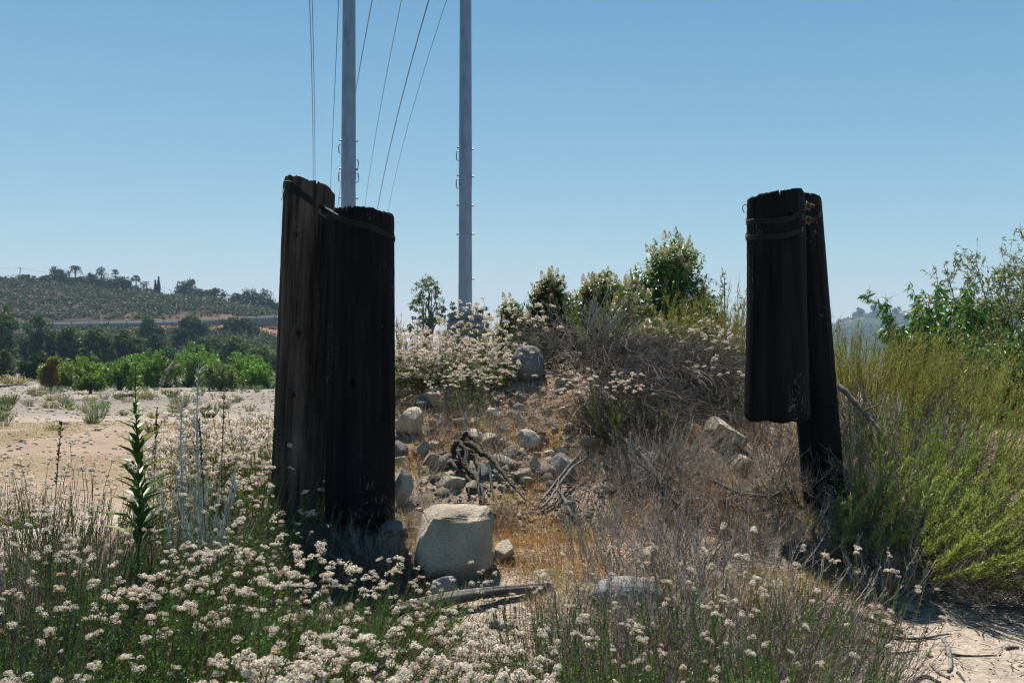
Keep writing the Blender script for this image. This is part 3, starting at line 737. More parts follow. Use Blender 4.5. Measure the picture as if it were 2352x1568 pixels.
# ------------------------------------------------------------------ steel poles and overhead lines
def steel_pole(px_top, px_mid, w_top, w_low, joint_py, base_py, label, fits, d=36.):
    zb = CAMZ+(830-base_py)/F0*d
    zj = CAMZ+(830-joint_py)/F0*d; z0 = CAMZ+830/F0*d
    xm = X(px_mid, d); rt = root('steel_pole', (xm, d, -.7), label, 'steel pole', 'tall steel transmission poles')
    B = .7; ztop = 27.
    def rad(z): return PX(w_low, d)/2+(PX(w_top, d)/2-PX(w_low, d)/2)*(z-zb)/(z0-zb)
    def sh(za, zc, k, n=12):
        zs = np.linspace(za, zc, 5); p = np.stack([0*zs, 0*zs, zs+B], 1)
        return tubes(p[None], np.array([rad(z)*k for z in zs])[None], n, (1, 1, 1), cap=True)
    link('lower_shaft', sh(zb-.1, zj, 1.0).mesh('lower_shaft', M_STEEL), rt)
    link('upper_shaft', sh(zj-.02, ztop, 1.05).mesh('upper_shaft', M_STEEL), rt)
    # corrugated caisson ring at the foot
    zs = np.linspace(-.9, zb, 61); rr = PX(40, d)*(1+.07*np.cos(np.arange(61)*2*math.pi/4))
    p = np.stack([0*zs, 0*zs, zs+B], 1)
    link('corrugated_caisson', tubes(p[None], rr[None], 36, (1, 1, 1), cap=True).mesh('corrugated_caisson', M_DARKSTEEL, True), rt)
    for (py, side, loop) in fits:
        z = CAMZ+(830-py)/F0*d; x0 = side*rad(z)*1.0
        if loop:
            q = np.array([[x0, 0, z+.17], [x0+side*.09, 0, z+.15], [x0+side*.1, 0, z], [x0+side*.09, 0, z-.15], [x0, 0, z-.17]]); q[:, 2] += B
            link('step_bracket', tubes(q[None], .022, 4, (1, 1, 1), cap=True).mesh('step_bracket', M_STEEL), rt)
        else:
            q = np.array([[x0*.9, 0, z], [x0+side*.04, 0, z], [x0+side*.08, 0, z]]); q[:, 2] += B
            link('bolt', tubes(q[None], np.array([[.03, .03, .045]]), 6, (1, 1, 1), cap=True).mesh('bolt', M_STEEL), rt)
steel_pole(802, 799, 28.5, 37, 410, 722, 'left steel pole rising behind the tied pair of timber posts', [(320, -1, 0), (322, 1, 0), (340, -1, 1), (376, 1, 1), (386, -1, 0), (388, 1, 0), (405, -1, 1), (407, 1, 1), (452, -1, 0), (454, 1, 0)])
steel_pole(1068.5, 1068.5, 25.5, 32, 427, 722, 'right steel pole standing alone in the middle of the sky', [(337, -1, 0), (341, 1, 0), (356, -1, 1), (401, -1, 0), (404, 1, 0), (421, -1, 1), (470, -1, 0), (471, 1, 0), (537, -1, 0), (537, 1, 0), (640, 1, 0)])
WR = [ # px at y=0, px at y=475, label
 (711, 719, 'leftmost overhead wire'), (717, 723.5, 'overhead wire right beside the leftmost one'), (778, 757, 'overhead wire just left of the left steel pole'),
 (855, 776, 'overhead wire that passes behind the left steel pole'), (922, 838, 'overhead wire nearest the left pole on its right'),
 (985, 868, 'thicker overhead wire midway between the two steel poles'), (1026, 893, 'overhead wire nearest the right steel pole')]
for k, (a, b, lb) in enumerate(WR):
    rad = [.022, .02, .02, .022, .016, .028, .014][k]
    A = P(a, 0, 52.); Bp = P(b, 475, 112.); C = P(b-(a-b)*.22+6*k-18, 745, 330.)
    s = np.linspace(-.6, 2, 60)
    L0 = (s-1)*(s-2)/2; L1 = -s*(s-2); L2 = s*(s-1)/2
    # parametrise on inverse distance so the curve stays a smooth hanging line
    iv = L0*(1/52.)+L1*(1/112.)+L2*(1/330.)
    u = L0*A[0]/52.+L1*Bp[0]/112.+L2*C[0]/330.; v = L0*(A[2]-CAMZ)/52.+L1*(Bp[2]-CAMZ)/112.+L2*(C[2]-CAMZ)/330.
    dd = 1/np.clip(iv, 1/400., 1); p = np.stack([u*dd, dd, CAMZ+v*dd], 1)
    wire(None, None, 0, rad, lb+' against the sky', 'overhead wires against the sky', pts=p)

# ------------------------------------------------------------------ timber posts
def post_mesh(name, base, top, r0, r1, seed, mat, knots=(), tilt=(0, 0), rag=.012, bottom=False, notch=None, flat=None):
    r = np.random.default_rng(seed); A = np.array(base, float); Bv = np.array(top, float); L = np.linalg.norm(Bv-A)
    nt, nz = 220, 170; th = np.linspace(0, 2*math.pi, nt, endpoint=False); zz = np.linspace(0, 1, nz)
    TH, ZZ = np.meshgrid(th, zz)
    R = r0+(r1-r0)*ZZ
    R = R*(1+.03*(fbm(np.stack([np.cos(TH)*1.2, np.sin(TH)*1.2, ZZ*2.2], -1), 3, seed)-.5)*2)
    g = 0
    for k in range(30):                                   # drying cracks
        c = r.uniform(0, 6.283); w = r.uniform(.006, .014)*(1.6 if k < 7 else 1); dep = r.uniform(.001, .0045)*(3.2 if k < 7 else 1)
        za, zb = sorted(r.uniform(-.2, 1.2, 2)) if k > 6 else (-.2, 1.2)
        wob = .05*(vnoise(xyz(ZZ*4+k*3.1, 0*ZZ+k), seed)-.5)
        dth = (TH-c-wob+math.pi) % (2*math.pi)-math.pi
        fade = np.clip((ZZ-za)/.08, 0, 1)*np.clip((zb-ZZ)/.08, 0, 1)
        g = g+dep*np.exp(-(dth/w)**2)*fade
    R = R-g
    R = R-.006*(fbm(np.stack([np.cos(TH)*9, np.sin(TH)*9, ZZ*3.5], -1), 4, seed+4)-.5)
    R = R+.0025*(vnoise(np.stack([np.cos(TH)*45, np.sin(TH)*45, ZZ*60], -1), seed+5)-.5)
    for (kt, kz, kr) in knots:
        dth = ((TH-kt+math.pi) % (2*math.pi)-math.pi)*r0; dz = (ZZ-kz)*L; q = np.sqrt(dth**2+(dz*.8)**2)
        R = R-.035*np.exp(-(q/(kr*.6))**4)+.012*np.exp(-((q-kr*1.15)/(kr*.5))**2)
    if flat is not None:                                   # long slab split off one face
        ft, fw, fz, fd = flat
        dth = (TH-ft+math.pi) % (2*math.pi)-math.pi
        R = R-fd*(np.abs(dth) < fw)*(ZZ < fz)
    if bottom: R = R*(1-.14*np.clip(1-ZZ/.03, 0, 1)**2)
    Zl = ZZ*L
    blk = vnoise(xyz(th*11/1.0, 0*th), seed+7); blk2 = vnoise(xyz(th*34, 0*th), seed+8)
    off = rag*.9*(np.floor(blk*3)/3-.4)+rag*.5*(blk2-.5)+rag*1.6*(vnoise(xyz(th*3.1, 0*th), seed+6)-.5)+tilt[0]*np.cos(th)+tilt[1]*np.sin(th)
    if notch is not None:
        for (nth, nw, nd) in notch:
            dth = (th-nth+math.pi) % (2*math.pi)-math.pi; off = off-nd*np.exp(-(dth/nw)**4)
    Zl = Zl+off[None]*np.clip((ZZ-.97)/.03, 0, 1)
    # rounded shoulder
    R = R*(1-.05*np.clip((ZZ-.985)/.015, 0, 1)**2)
    if bottom:
        Zl = Zl+(rag*5*(fbm(xyz(th*2.2, 0*th), 4, seed+9)-.5))[None]*np.clip(1-ZZ/.04, 0, 1)
    V = np.stack([np.cos(TH)*R, np.sin(TH)*R, Zl], -1).reshape(-1, 3)
    i = np.arange(nt*nz).reshape(nz, nt); n = np.roll(i, -1, 1)
    Q = np.stack([i[:-1], n[:-1], n[1:], i[1:]], -1).reshape(-1, 4)
    G = Geo().add(V, Q)
    for (row, up) in ((nz-1, 1), (0, -1)):                # caps with ragged end grain
        rings = [V.reshape(nz, nt, 3)[row]]
        for f in (.86, .6, .3):
            q = rings[0].copy(); q[:, :2] *= f; c = (L if up > 0 else 0)
            q[:, 2] = c+(rings[0][:, 2]-c)*f-up*.01+.01*(vnoise(q*40, seed)-.5); rings.append(q)
        ce = np.array([[0, 0, (L if up > 0 else 0)-up*.012]])
        V2 = np.concatenate(rings+[ce]); j = np.arange(4*nt).reshape(4, nt); m = np.roll(j, -1, 1)
        Q2 = np.stack([j[:-1], m[:-1], m[1:], j[1:]], -1).reshape(-1, 4)
        T2 = np.stack([j[3], m[3], np.full(nt, 4*nt)], -1)
        if up < 0: Q2 = Q2[:, ::-1]; T2 = T2[:, ::-1]
        G.add(V2, Q2, T2)
    o = link(name, G.mesh(name, mat, True), None, A)
    o.rotation_euler = Vector(Bv-A).to_track_quat('Z', 'Y').to_euler()
    # keep local x along world x
    zax = Vector(Bv-A).normalized(); xax = Vector((1, 0, 0)); xax = (xax-zax*xax.dot(zax)).normalized(); yax = zax.cross(xax)
    o.rotation_euler = Matrix((xax, yax, zax)).transposed().to_euler()
    return o
FR = -math.pi/2     # facing the camera
PA0, PA1 = P(682, 1190, 7.16), P(711, 422, 7.16)
PB0, PB1 = P(826, 1195, 6.95), P(831, 489, 6.95)
PC0, PC1 = P(1785.5, 966, 6.88), P(1782, 448, 6.88)
PD0, PD1 = P(1899, 1215, 7.10), P(1838, 452, 7.22)
RA0, RA1, RB0, RB1 = PX(61, 7.16), PX(58.5, 7.16), PX(81, 6.95), PX(73.5, 6.95)
RC0, RC1, RD0, RD1 = PX(73, 6.88), PX(64, 6.88), PX(47.5, 7.1), PX(46, 7.22)
tag(post_mesh('timber_post', PA0, PA1, RA0, RA1, 1, M_WOOD_A, knots=[(FR-.25, .835, .022), (FR+.02, .55, .03), (FR-.1, .37, .025)], tilt=(-.035, -.01), rag=.012,
    notch=[(FR+.5, .02, .03), (.1, .4, .03)]),
    'taller weathered timber post with a knot hole on the left side of the tied pair', 'timber post', 'thick old timber posts')
tag(post_mesh('timber_post', PB0, PB1, RB0, RB1, 2, M_WOOD_B, knots=[(FR-.1, .45, .02)], tilt=(-.01, -.005), rag=.015,
    notch=[(FR-.35, .014, .05), (FR+.9, .02, .03), (math.pi-.35, .25, .03)], flat=(FR+.72, .15, .36, .012)),
    'shorter black timber post standing in front of the taller one behind the boulder', 'timber post', 'thick old timber posts')
tag(post_mesh('timber_post', PC0, PC1, RC0, RC1, 3, M_WOOD_B, knots=[(FR+.2, .9, .02)], tilt=(.02, -.01), rag=.009, bottom=True, notch=[(FR-.12, .022, .045), (FR-1.1, .1, .012)]),
    'thick short black timber hanging clear of the ground on cables', 'timber post', 'thick old timber posts')
tag(post_mesh('timber_post', PD0, PD1, RD0, RD1, 4, M_WOOD_B, tilt=(-.012, 0), rag=.006, notch=[(FR+.25, .03, .02)]),
    'slim leaning black timber post that carries the hanging one', 'timber post', 'thick old timber posts')

def lerp_axis(p0, p1, r0, r1, z):
    t = (z-p0[2])/(p1[2]-p0[2]); c = p0+(p1-p0)*t; return c, r0+(r1-r0)*t
def on_post(post, px, py, off=.006):
    """point on the camera side of a post seen at a pixel"""
    p0, p1, r0, r1 = post
    z = CAMZ
    d = p0[1]
    for _ in range(6):
        q = P(px, py, d); c, r = lerp_axis(p0, p1, r0, r1, q[2]); dx = np.clip((q[0]-c[0])/r, -.995, .995)
        d = c[1]-r*math.sqrt(1-dx*dx)-off
    return P(px, py, d)
def resample(pts, K):
    pts = np.array(pts, float)
    # Catmull-Rom
    q = np.concatenate([[2*pts[0]-pts[1]], pts, [2*pts[-1]-pts[-2]]]); s = np.linspace(0, len(pts)-1.0001, K); k = s.astype(int); f = (s-k)[:, None]
    a, b, c, d = q[k], q[k+1], q[k+2], q[k+3]
    return .5*((2*b)+(-a+c)*f+(2*a-5*b+4*c-d)*f**2+(-a+3*b-3*c+d)*f**3)
PA = (PA0, PA1, RA0, RA1); PBp = (PB0, PB1, RB0, RB1); PCp = (PC0, PC1, RC0, RC1); PD = (PD0, PD1, RD0, RD1)
def ring_pts(post, z, a0, a1, n, off=.006):
    c, r = lerp_axis(*post, z) if False else lerp_axis(post[0], post[1], post[2], post[3], z)
    a = np.linspace(a0, a1, n); return [np.array([c[0]+math.cos(t)*(r+off), c[1]+math.sin(t)*(r+off), z]) for t in a]
def strand(pts, rad, K=90, twist=True):
    p = resample(pts, K); g = Geo()
    if not twist: return tubes(p[None], rad, 5, (1, 1, 1), cap=True)
    p = resample(pts, K*3); T = norm(np.gradient(p, axis=0)); u = norm(np.cross(T, [0.1, .2, 1.])); v = np.cross(T, u)
    s = np.concatenate([[0], np.cumsum(np.linalg.norm(np.diff(p, axis=0), axis=1))])
    for k in range(3):
        a = s/.035*2*math.pi+k*2.094
        g.merge(tubes((p+rad*.5*(np.cos(a)[:, None]*u+np.sin(a)[:, None]*v))[None], rad*.55, 4, (1, 1, 1)))
    return g
# left lashing
cab = root('cable_lashing', tuple(PA1), 'twisted steel cable lashing slung diagonally round the left pair of posts', 'steel cable')
ca = np.array(PA1)
fr = [(655, 428), (668, 430), (690, 443), (712, 458), (735, 477)]; fb = [(757, 487), (775, 498), (800, 508), (835, 517), (865, 527), (890, 539), (904, 549)]
r = np.random.default_rng(5)
for k in range(7):
    dy = (k-3)*2.3+r.uniform(-.8, .8); dl = (k-3)*(4.2)
    f1 = [on_post(PA, x, y+(dl if i < 2 else dy*(1.0))+(2 if k == 6 else 0), .006+.003*(k % 2)) for i, (x, y) in enumerate(fr)]
    f2 = [on_post(PBp, x, y+dy*(.9 if i < 5 else .6), .006+.003*(k % 2)) for i, (x, y) in enumerate(fb)]
    zr = f2[-1][2]; zl = f1[0][2]
    back = ring_pts(PBp, zr, 0, 1.4, 6)
    back = [np.array([q[0], q[1], zr+(zl-zr)*.35*i/5]) for i, q in enumerate(back)]
    ba = ring_pts(PA, zl, 1.7, math.pi, 6); ba = [np.array([q[0], q[1], zr+(zl-zr)*(.5+.5*i/5)]) for i, q in enumerate(ba)]
    pts = f1+f2+back+ba+[f1[0]]
    link('cable_strand', strand([p-ca for p in pts], .0045).mesh('cable_strand', M_CABLE, True), cab)
e = [on_post(PA, 705, 447, .006), on_post(PA, 680, 447), on_post(PA, 658, 449), P(650, 453, 7.05), P(646, 460, 7.0)]
link('loose_end', strand([p-ca for p in e], .003, 20).mesh('loose_end', M_CABLE, True), cab)
e = [on_post(PA, 654, 432, .008), P(651, 440, 7.0), P(652, 447, 6.98)]
link('loose_end', strand([p-ca for p in e], .0022, 16, False).mesh('loose_end', M_CABLE, True), cab)
def clamp(par, c0, ctr, size, rot, seed, tiltz=.3):
    """square washer plate, bent, with an eye bolt through it"""
    s = size/2; V = []; n = 5
    for i in range(n):
        for j in range(n):
            a, b = (i/(n-1)-.5)*2*s, (j/(n-1)-.5)*2*s
            V.append((a, -.012-.010*(1-abs(a+b)/(2*s))-(.016 if a+b > .9*s else 0), b))
    V = np.array(V); V2 = V.copy(); V2[:, 1] += .006
    Q = []
    for i in range(n-1):
        for j in range(n-1):
            q = (i*n+j, (i+1)*n+j, (i+1)*n+j+1, i*n+j+1); Q += [q, tuple(x+n*n for x in q[::-1])]
    ed = [i*n for i in range(n)]+[(n-1)*n+j for j in range(1, n)]+[i*n+n-1 for i in range(n-2, -1, -1)]+[j for j in range(n-2, 0, -1)]
    for k in range(len(ed)): a, b = ed[k], ed[(k+1) % len(ed)]; Q.append((b, a, a+n*n, b+n*n))
    VV = np.concatenate([V, V2]); R = np.array(Euler((0, rot, tiltz)).to_matrix())
    pl = link('clamp_plate', Geo().add(VV @ R.T, Q).mesh('clamp_plate', M_PLATE), par, ctr-c0)
    pts = np.array([[0, .01, 0], [0, -.03, 0], [.004, -.045, .002], [.012, -.06, .0]]) @ R.T
    link('bolt', tubes(pts[None], np.array([[.010, .010, .012, .012]]), 8, (1, 1, 1), cap=True).mesh('bolt', M_RUST), pl)
    pts = np.array([[-.012, -.03, .0], [0, -.028, 0], [.012, -.03, 0]]) @ R.T
    link('nut', tubes(pts[None], .016, 6, (1, 1, 1), cap=True).mesh('nut', M_RUST), pl)
clamp(cab, ca, on_post(PA, 746, 486, .02), PX(27, 7), math.radians(38), 1, .35)
# right lashings
for (pyl, pyr, pyc, pdl, lb, cz, seed) in ((509, 466, 494, 470, 'upper cable lashing with clamp holding the hanging timber', 474, 1), (545, 492, 512, 503, 'lower flat cable band with clamp holding the hanging timber', 506, 2)):
    rt = root('cable_lashing', tuple(PC1), lb, 'steel cable'); c0 = np.array(PC1); r = np.random.default_rng(seed)
    nS = 5 if seed == 1 else 7; sp = 2.5 if seed == 1 else 1.7
    for k in range(nS):
        dy = (k-(nS-1)/2)*sp; o_ = .006+.002*(k % 2)
        f1 = [on_post(PCp, x, y+dy, o_) for x, y in ((1719, pyl+1), (1735, pyl-1), (1760, pyl-2), (1790, pyl-4 if seed == 1 else pyl-3), (1815, pyl-8), (1834, pyl-16 if seed == 1 else pyl-15), (1844, pyc+4 if seed == 1 else pyc+14))]
        j = P(1851, cz+6+dy*.5, 6.98)
        f2 = [on_post(PD, x, y+dy, o_) for x, y in ((1862, pdl+2), (1874, pdl-4), (1883, pyr))]
        zr = f2[-1][2]; zl = f1[0][2]
        b1 = ring_pts(PD, zr, 0, 1.5, 5); b2 = ring_pts(PCp, zl, 1.9, math.pi, 6)
        b1 = [np.array([q[0], q[1], zr+(zl-zr)*.4*i/4]) for i, q in enumerate(b1)]; b2 = [np.array([q[0], q[1], zr+(zl-zr)*(.55+.45*i/5)]) for i, q in enumerate(b2)]
        link('cable_strand', strand([p-c0 for p in f1+[j]+f2+b1+b2+[f1[0]]], .004).mesh('cable_strand', M_CABLE, True), rt)
    clamp(rt, c0, P(1851, cz, 6.95), PX(17, 7), math.radians(20), seed, .7)
    if seed == 1:
        e = [P(1719, 500, 6.9), P(1716, 488, 6.88), P(1718, 475, 6.88), P(1712, 470, 6.86), P(1707, 473, 6.86), P(1706, 481, 6.86), P(1710, 489, 6.86)]
        link('loose_end', strand([p-c0 for p in e], .0032, 30, False).mesh('loose_end', M_CABLE, True), rt)

# ------------------------------------------------------------------ rocks
ICO = {}
def ico(n):
    if n not in ICO:
        bm = bmesh.new(); bmesh.ops.create_icosphere(bm, subdivisions=n, radius=1.0)
        ICO[n] = (np.array([v.co[:] for v in bm.verts]), np.array([[v.index for v in f.verts] for f in bm.faces])); bm.free()
    return ICO[n]
def rock_geo(seed, size, col, n=4, cuts=13, rough=.24, round_=False):
    r = np.random.default_rng(seed); V, T = ico(n); V = V.copy()
    V = V*(1+rough*1.6*(fbm(V*1.1+seed*3.7, 4, seed)-.5)[:, None])
    if not round_:
        for k in range(cuts):
            d = rdir(r, 1)[0]; lim = r.uniform(.40, .75); s = V @ d-lim
            V = V-np.maximum(s, 0)[:, None]*d*.92
    V = V*(1+rough*.45*(fbm(V*5+seed, 4, seed+1)-.5)[:, None])
    lo, hi = V.min(0), V.max(0); V = (V-(lo+hi)/2)/((hi-lo)/2)*np.array(size)/2
    c = np.array(col)[None]*(1+.12*(fbm(V*3/max(size)+seed, 3, seed)-.5)[:, None]*2)
    return Geo().add(V, None, T, c)
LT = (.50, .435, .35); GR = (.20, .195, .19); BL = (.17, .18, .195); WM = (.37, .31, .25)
def rock(px, py, w, h, col, label, seed, depth=1.0, n=4, sink=.25, rz=0, round_=False, name='rock', rough=.24, cuts=13, tilt=0, d=None, cat='rock', front=0.):
    q = ground_hit(px, py+h*.42) if d is None else None
    if d is not None: q = P(px, py, d); q[2] = P(px, py+h*.5, d)[2]
    if front:
        k = (q[1]-front)/q[1]; q = np.array([q[0]*k, q[1]-front, 0.]); q[2] = hz(q[0], q[1])+PX(h, q[1])*.2
    dist = q[1]; W_, H_ = PX(w, dist), PX(h, dist)*1.12
    g = rock_geo(seed, (W_, W_*depth, H_), col, n=n, round_=round_, rough=rough, cuts=cuts)
    o = link(name, g.mesh(name, M_ROCK, False), None, (X(px, dist), dist+W_*depth*.2, q[2]+H_*(.5-.17)))
    o.rotation_euler = (0, tilt, rz)
    return tag(o, label, cat)
# the big boulder gets its own facets
def big_boulder():
    d = 6.0; q = P(1040, 1338, d); zb = q[2]; W_, H_ = PX(186, d), PX(180, d)
    V, T = ico(6); V = V.copy(); s = np.sign(V); V = s*np.abs(V)**.30                        # blocky
    V = V/np.abs(V).max(0)
    def cut(n, lim, k=1.0):
        nonlocal V
        n = np.array(n, float); n /= np.linalg.norm(n); t = V @ n-lim; V = V-np.maximum(t, 0)[:, None]*n*k
    cut((-.04, -1, .16), .80); cut((-.95, -.25, .55), .98); cut((-1, -.1, .15), .93); cut((-.5, -.1, 1), 1.05); cut((.1, -.42, 1), .93)
    cut((1, -.75, .1), .98); cut((.9, -.6, .75), 1.12); cut((.35, -1, .75), 1.10); cut((-1, -.3, -.75), 1.05); cut((.8, -.3, -.9), 1.12); cut((.1, -1, -.7), 1.0); cut((.3, .6, 1), 1.05)
    dd = np.exp(-(((V[:, 0]-.35)/.22)**2+((V[:, 2]-.78)/.12)**2+((V[:, 1]+.72)/.3)**2)); V = V+dd[:, None]*np.array([-.02, .16, -.08])
    f = fbm(V*1.7+4, 5, 3)-.5; V = V+V/np.linalg.norm(V, axis=1, keepdims=True)*(.12*f)[:, None]
    f = fbm(V*7, 5, 6)-.5; V = V*(1+.055*f)[:, None]
    cr = np.abs(V[:, 0]*.7+V[:, 2]*.8+.25*fbm(V*3, 3, 9)-.1); V = V*(1-.022*np.exp(-(cr/.02)**2))[:, None]
    lo, hi = V.min(0), V.max(0); V = (V-(lo+hi)/2)/((hi-lo)/2)*np.array([W_/2, W_*.4, H_/2])
    lf = np.clip(.3-V[:, 0]/W_, 0, .8)/.8; V[:, 0] += .05*W_*lf*np.clip(V[:, 2]/H_+.5, 0, 1)-.03*W_*lf; V[:, 2] += .04*H_*np.clip(V[:, 0]/W_*2, -1, 1)*(V[:, 2] > 0)
    n = fbm(V*5, 5, 12)[:, None]; c = np.array([.40, .345, .275])*(.6+.8*n)
    o = link('boulder', Geo().add(V, None, T, c).mesh('boulder', M_ROCK, True), None, (X(1040, d), d+W_*.35, zb+H_/2-.03))
    tag(o, 'large blocky pale granite boulder in front of the short black post', 'boulder')
big_boulder()
RK = [
 (1212, 838, 80, 86, GR, 'round dark grey boulder at the top of the mound', 1, dict(n=5, round_=True, name='boulder', cat='boulder')),
 (1146, 818, 36, 34, GR, 'grey rock just left of the round dark boulder', 2, {}),
 (1126, 840, 40, 24, (.35, .33, .30), 'flat oval stone at the left end of the mound top rocks', 3, dict(round_=True)),
 (1155, 850, 27, 40, GR, 'upright grey rock wedged against the round dark boulder', 4, {}),
 (1010, 850, 48, 30, (.36, .33, .3), 'dull rock under the flowering bush right of the pale rounded one', 5, {}),
 (962, 861, 54, 36, LT, 'pale rounded boulder right of the black post halfway up the mound', 6, dict(n=4, round_=True)),
 (918, 877, 27, 19, LT, 'small pale rock against the black post beside the pale rounded boulder', 7, {}),
 (913, 900, 26, 26, LT, 'pale rock half hidden by the right edge of the black post', 8, {}),
 (1004, 917, 72, 50, WM, 'broad warm grey boulder in the middle left of the mound', 9, dict(n=5)),
 (942, 972, 78, 62, LT, 'slanting pale slab beside the black post', 10, dict(n=4, tilt=-.5)),
 (1185, 873, 17, 9, LT, 'flat pale chip under the round dark boulder', 11, {}),
 (1195, 912, 22, 15, BL, 'bluish grey cobble below the round dark boulder', 12, dict(round_=True)),
 (1190, 937, 26, 20, BL, 'darker bluish cobble lying below the other bluish one', 13, dict(round_=True)),
 (1135, 950, 41, 28, LT, 'pale rock on the slope left of the bluish cobbles', 14, dict(n=4)),
 (1194, 968, 28, 32, WM, 'warm rock right below the darker bluish cobble', 15, {}),
 (1219, 1010, 60, 46, (.40, .37, .33), 'broad flat rock at the centre of the slope', 16, dict(n=4)),
 (1294, 945, 27, 20, LT, 'pale angular rock at the edge of the dark brush', 17, {}),
 (1251, 977, 21, 13, LT, 'small pale rock right of centre on the slope', 18, {}),
 (1273, 989, 18, 13, BL, 'small grey rock between the pale chips', 19, {}),
 (1305, 984, 30, 19, LT, 'pale flat rock upper one of the two right of centre', 20, {}),
 (1311, 1004, 27, 18, GR, 'grey flat rock lower one of the two right of centre', 21, {}),
 (1086, 1001, 50, 30, LT, 'pale wedge rock lying in the orange dry grass', 22, dict(n=4)),
 (970, 1031, 30, 36, (.38, .34, .3), 'upright rock in the dry grass right of the black post', 23, {}),
 (996, 1022, 26, 18, LT, 'small pale rock beside the upright one', 24, {}),
 (1292, 1071, 62, 54, (.25, .245, .235), 'speckled dark grey boulder low on the slope', 25, dict(n=5, name='boulder', cat='boulder')),
 (1230, 1072, 28, 40, WM, 'tan rock left of the speckled dark boulder', 26, {}),
 (1262, 1041, 24, 12, LT, 'flat pale chip above the speckled dark boulder', 27, {}),
 (1292, 1033, 22, 12, GR, 'grey chip above the speckled dark boulder', 28, {}),
 (1254, 1012, 14, 17, BL, 'small dark upright stone in the gravel', 29, {}),
 (1672, 948, 96, 62, LT, 'large pale layered boulder left of the hanging timber', 30, dict(n=5, name='boulder', cat='boulder', tilt=.25, front=.6)),
 (1706, 985, 56, 40, LT, 'pale boulder tucked under the layered one', 31, dict(n=4, front=.65)),
 (1489, 1057, 54, 38, (.38, .35, .32), 'rock half buried in dead twigs right of the long branch', 32, dict(n=4)),
 (1500, 1100, 50, 30, WM, 'tan rock under the dead twigs by the long branch', 33, dict(n=4)),
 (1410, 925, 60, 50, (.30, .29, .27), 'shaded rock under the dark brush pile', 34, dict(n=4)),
 (926, 1122, 50, 92, (.42, .38, .34), 'tall pale rock leaning on the right side of the black post', 35, dict(n=5, depth=.8, rough=.22)),
 (1155, 1270, 54, 52, LT, 'pale rock right of the large blocky boulder', 36, dict(n=4)),
 (1020, 1346, 64, 44, (.30, .30, .31), 'speckled grey stone in front of the large blocky boulder', 37, dict(n=4)),
 (1440, 1365, 175, 70, (.27, .27, .28), 'wide low speckled boulder hidden among flowers and twigs', 38, dict(n=5, name='boulder', cat='boulder', depth=.7, round_=True)),
 (595, 1052, 42, 50, LT, 'pale rock left of the tall weathered post', 39, dict(n=4)),
 (604, 1097, 60, 38, (.42, .39, .36), 'grey ridged rock in front of the pale one left of the posts', 40, dict(n=4)),
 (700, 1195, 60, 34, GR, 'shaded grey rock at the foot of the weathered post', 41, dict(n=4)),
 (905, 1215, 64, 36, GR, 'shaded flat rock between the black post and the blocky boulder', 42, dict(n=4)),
 (1057, 1445, 60, 40, LT, 'pale rock among the flowers below the grey log', 43, dict(n=4)),
 (991, 1509, 28, 22, LT, 'small pale stone near the bottom edge below the log', 44, {}),
 (2088, 1095, 66, 34, LT, 'pale rock half hidden in the feathery green bush', 45, dict(n=4)),
 (2095, 1345, 22, 18, LT, 'small white stone in the dry grass below the green bush', 46, {}),
 (1310, 1160, 30, 22, GR, 'grey stone at the dark hollow under the roots', 47, {}),
 (2030, 1415, 44, 22, (.2, .19, .18), 'dark flat stone among the sticks on the sand', 48, {}),
]
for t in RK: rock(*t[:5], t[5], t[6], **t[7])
# loose stones on the mound and in the wash: instances of a few shapes
STN = [rock_geo(900+k, (1, r_, h_), (1, 1, 1), n=3, cuts=12).mesh('stone', M_ROCK) for k, (r_, h_) in enumerate([(.8, .55), (.9, .7), (.7, .5), (.85, .45), (.75, .65)])]
def tint_mesh(col, k):
    me = STN[k].copy(); n = len(me.vertices); a = me.attributes['col']
    a.data.foreach_set('color', np.tile(np.array([*col, 1.], np.float32), n)); return me
STC = [tint_mesh(c, k) for k in range(5) for c in (LT, LT, WM, WM, GR, BL)]
def stones(n, gen, label, group, seed, name='stone'):
    r = np.random.default_rng(seed)
    for k in range(n):
        x, y, s = gen(r); o = link(name, STC[r.integers(len(STC))], None, (x, y, hz(x, y)+(.12 if s < .13 else .05)*s)); o.scale = (s, s, s)
        o.rotation_euler = (r.uniform(-.3, .3), r.uniform(-.3, .3), r.uniform(0, 6.28)); tag(o, label, 'stone', group)
def gen_mound(r):
    while True:
        px, py = r.normal(1090, 130), r.uniform(850, 1130)
        q = ground_hit(px, py)
        if q[1] < 12: return q[0], q[1], .025+.125*r.random()**2.0
stones(290, gen_mound, 'small loose stone in the rubble on the slope of the mound', 'loose stones on the mound slope', 31)
def gen_mid(r):
    while True:
        q = ground_hit(r.normal(1060, 130), r.uniform(855, 1120))
        if q[1] < 12: return q[0], q[1], r.uniform(.13, .27)
stones(42, gen_mid, 'angular pale rock half buried in the rubble of the mound', 'rocks half buried in the mound', 37, 'rock')
def gen_wash(r):
    d = 20+60*r.random()**1.3; px = r.uniform(-20, 640); return X(px, d), d, r.uniform(.08, .26)*(.5+d/60)
stones(120, gen_wash, 'pale river cobble lying on the dry wash', 'cobbles on the dry wash', 32, 'cobble')
def gen_front(r):
    while True:
        px, py = r.uniform(900, 2340), r.uniform(1290, 1560); q = ground_hit(px, py, 2.5)
        return q[0], q[1], r.uniform(.015, .05)
stones(70, gen_front, 'small pale stone scattered on the sand in the foreground', 'stones scattered in the foreground', 33)
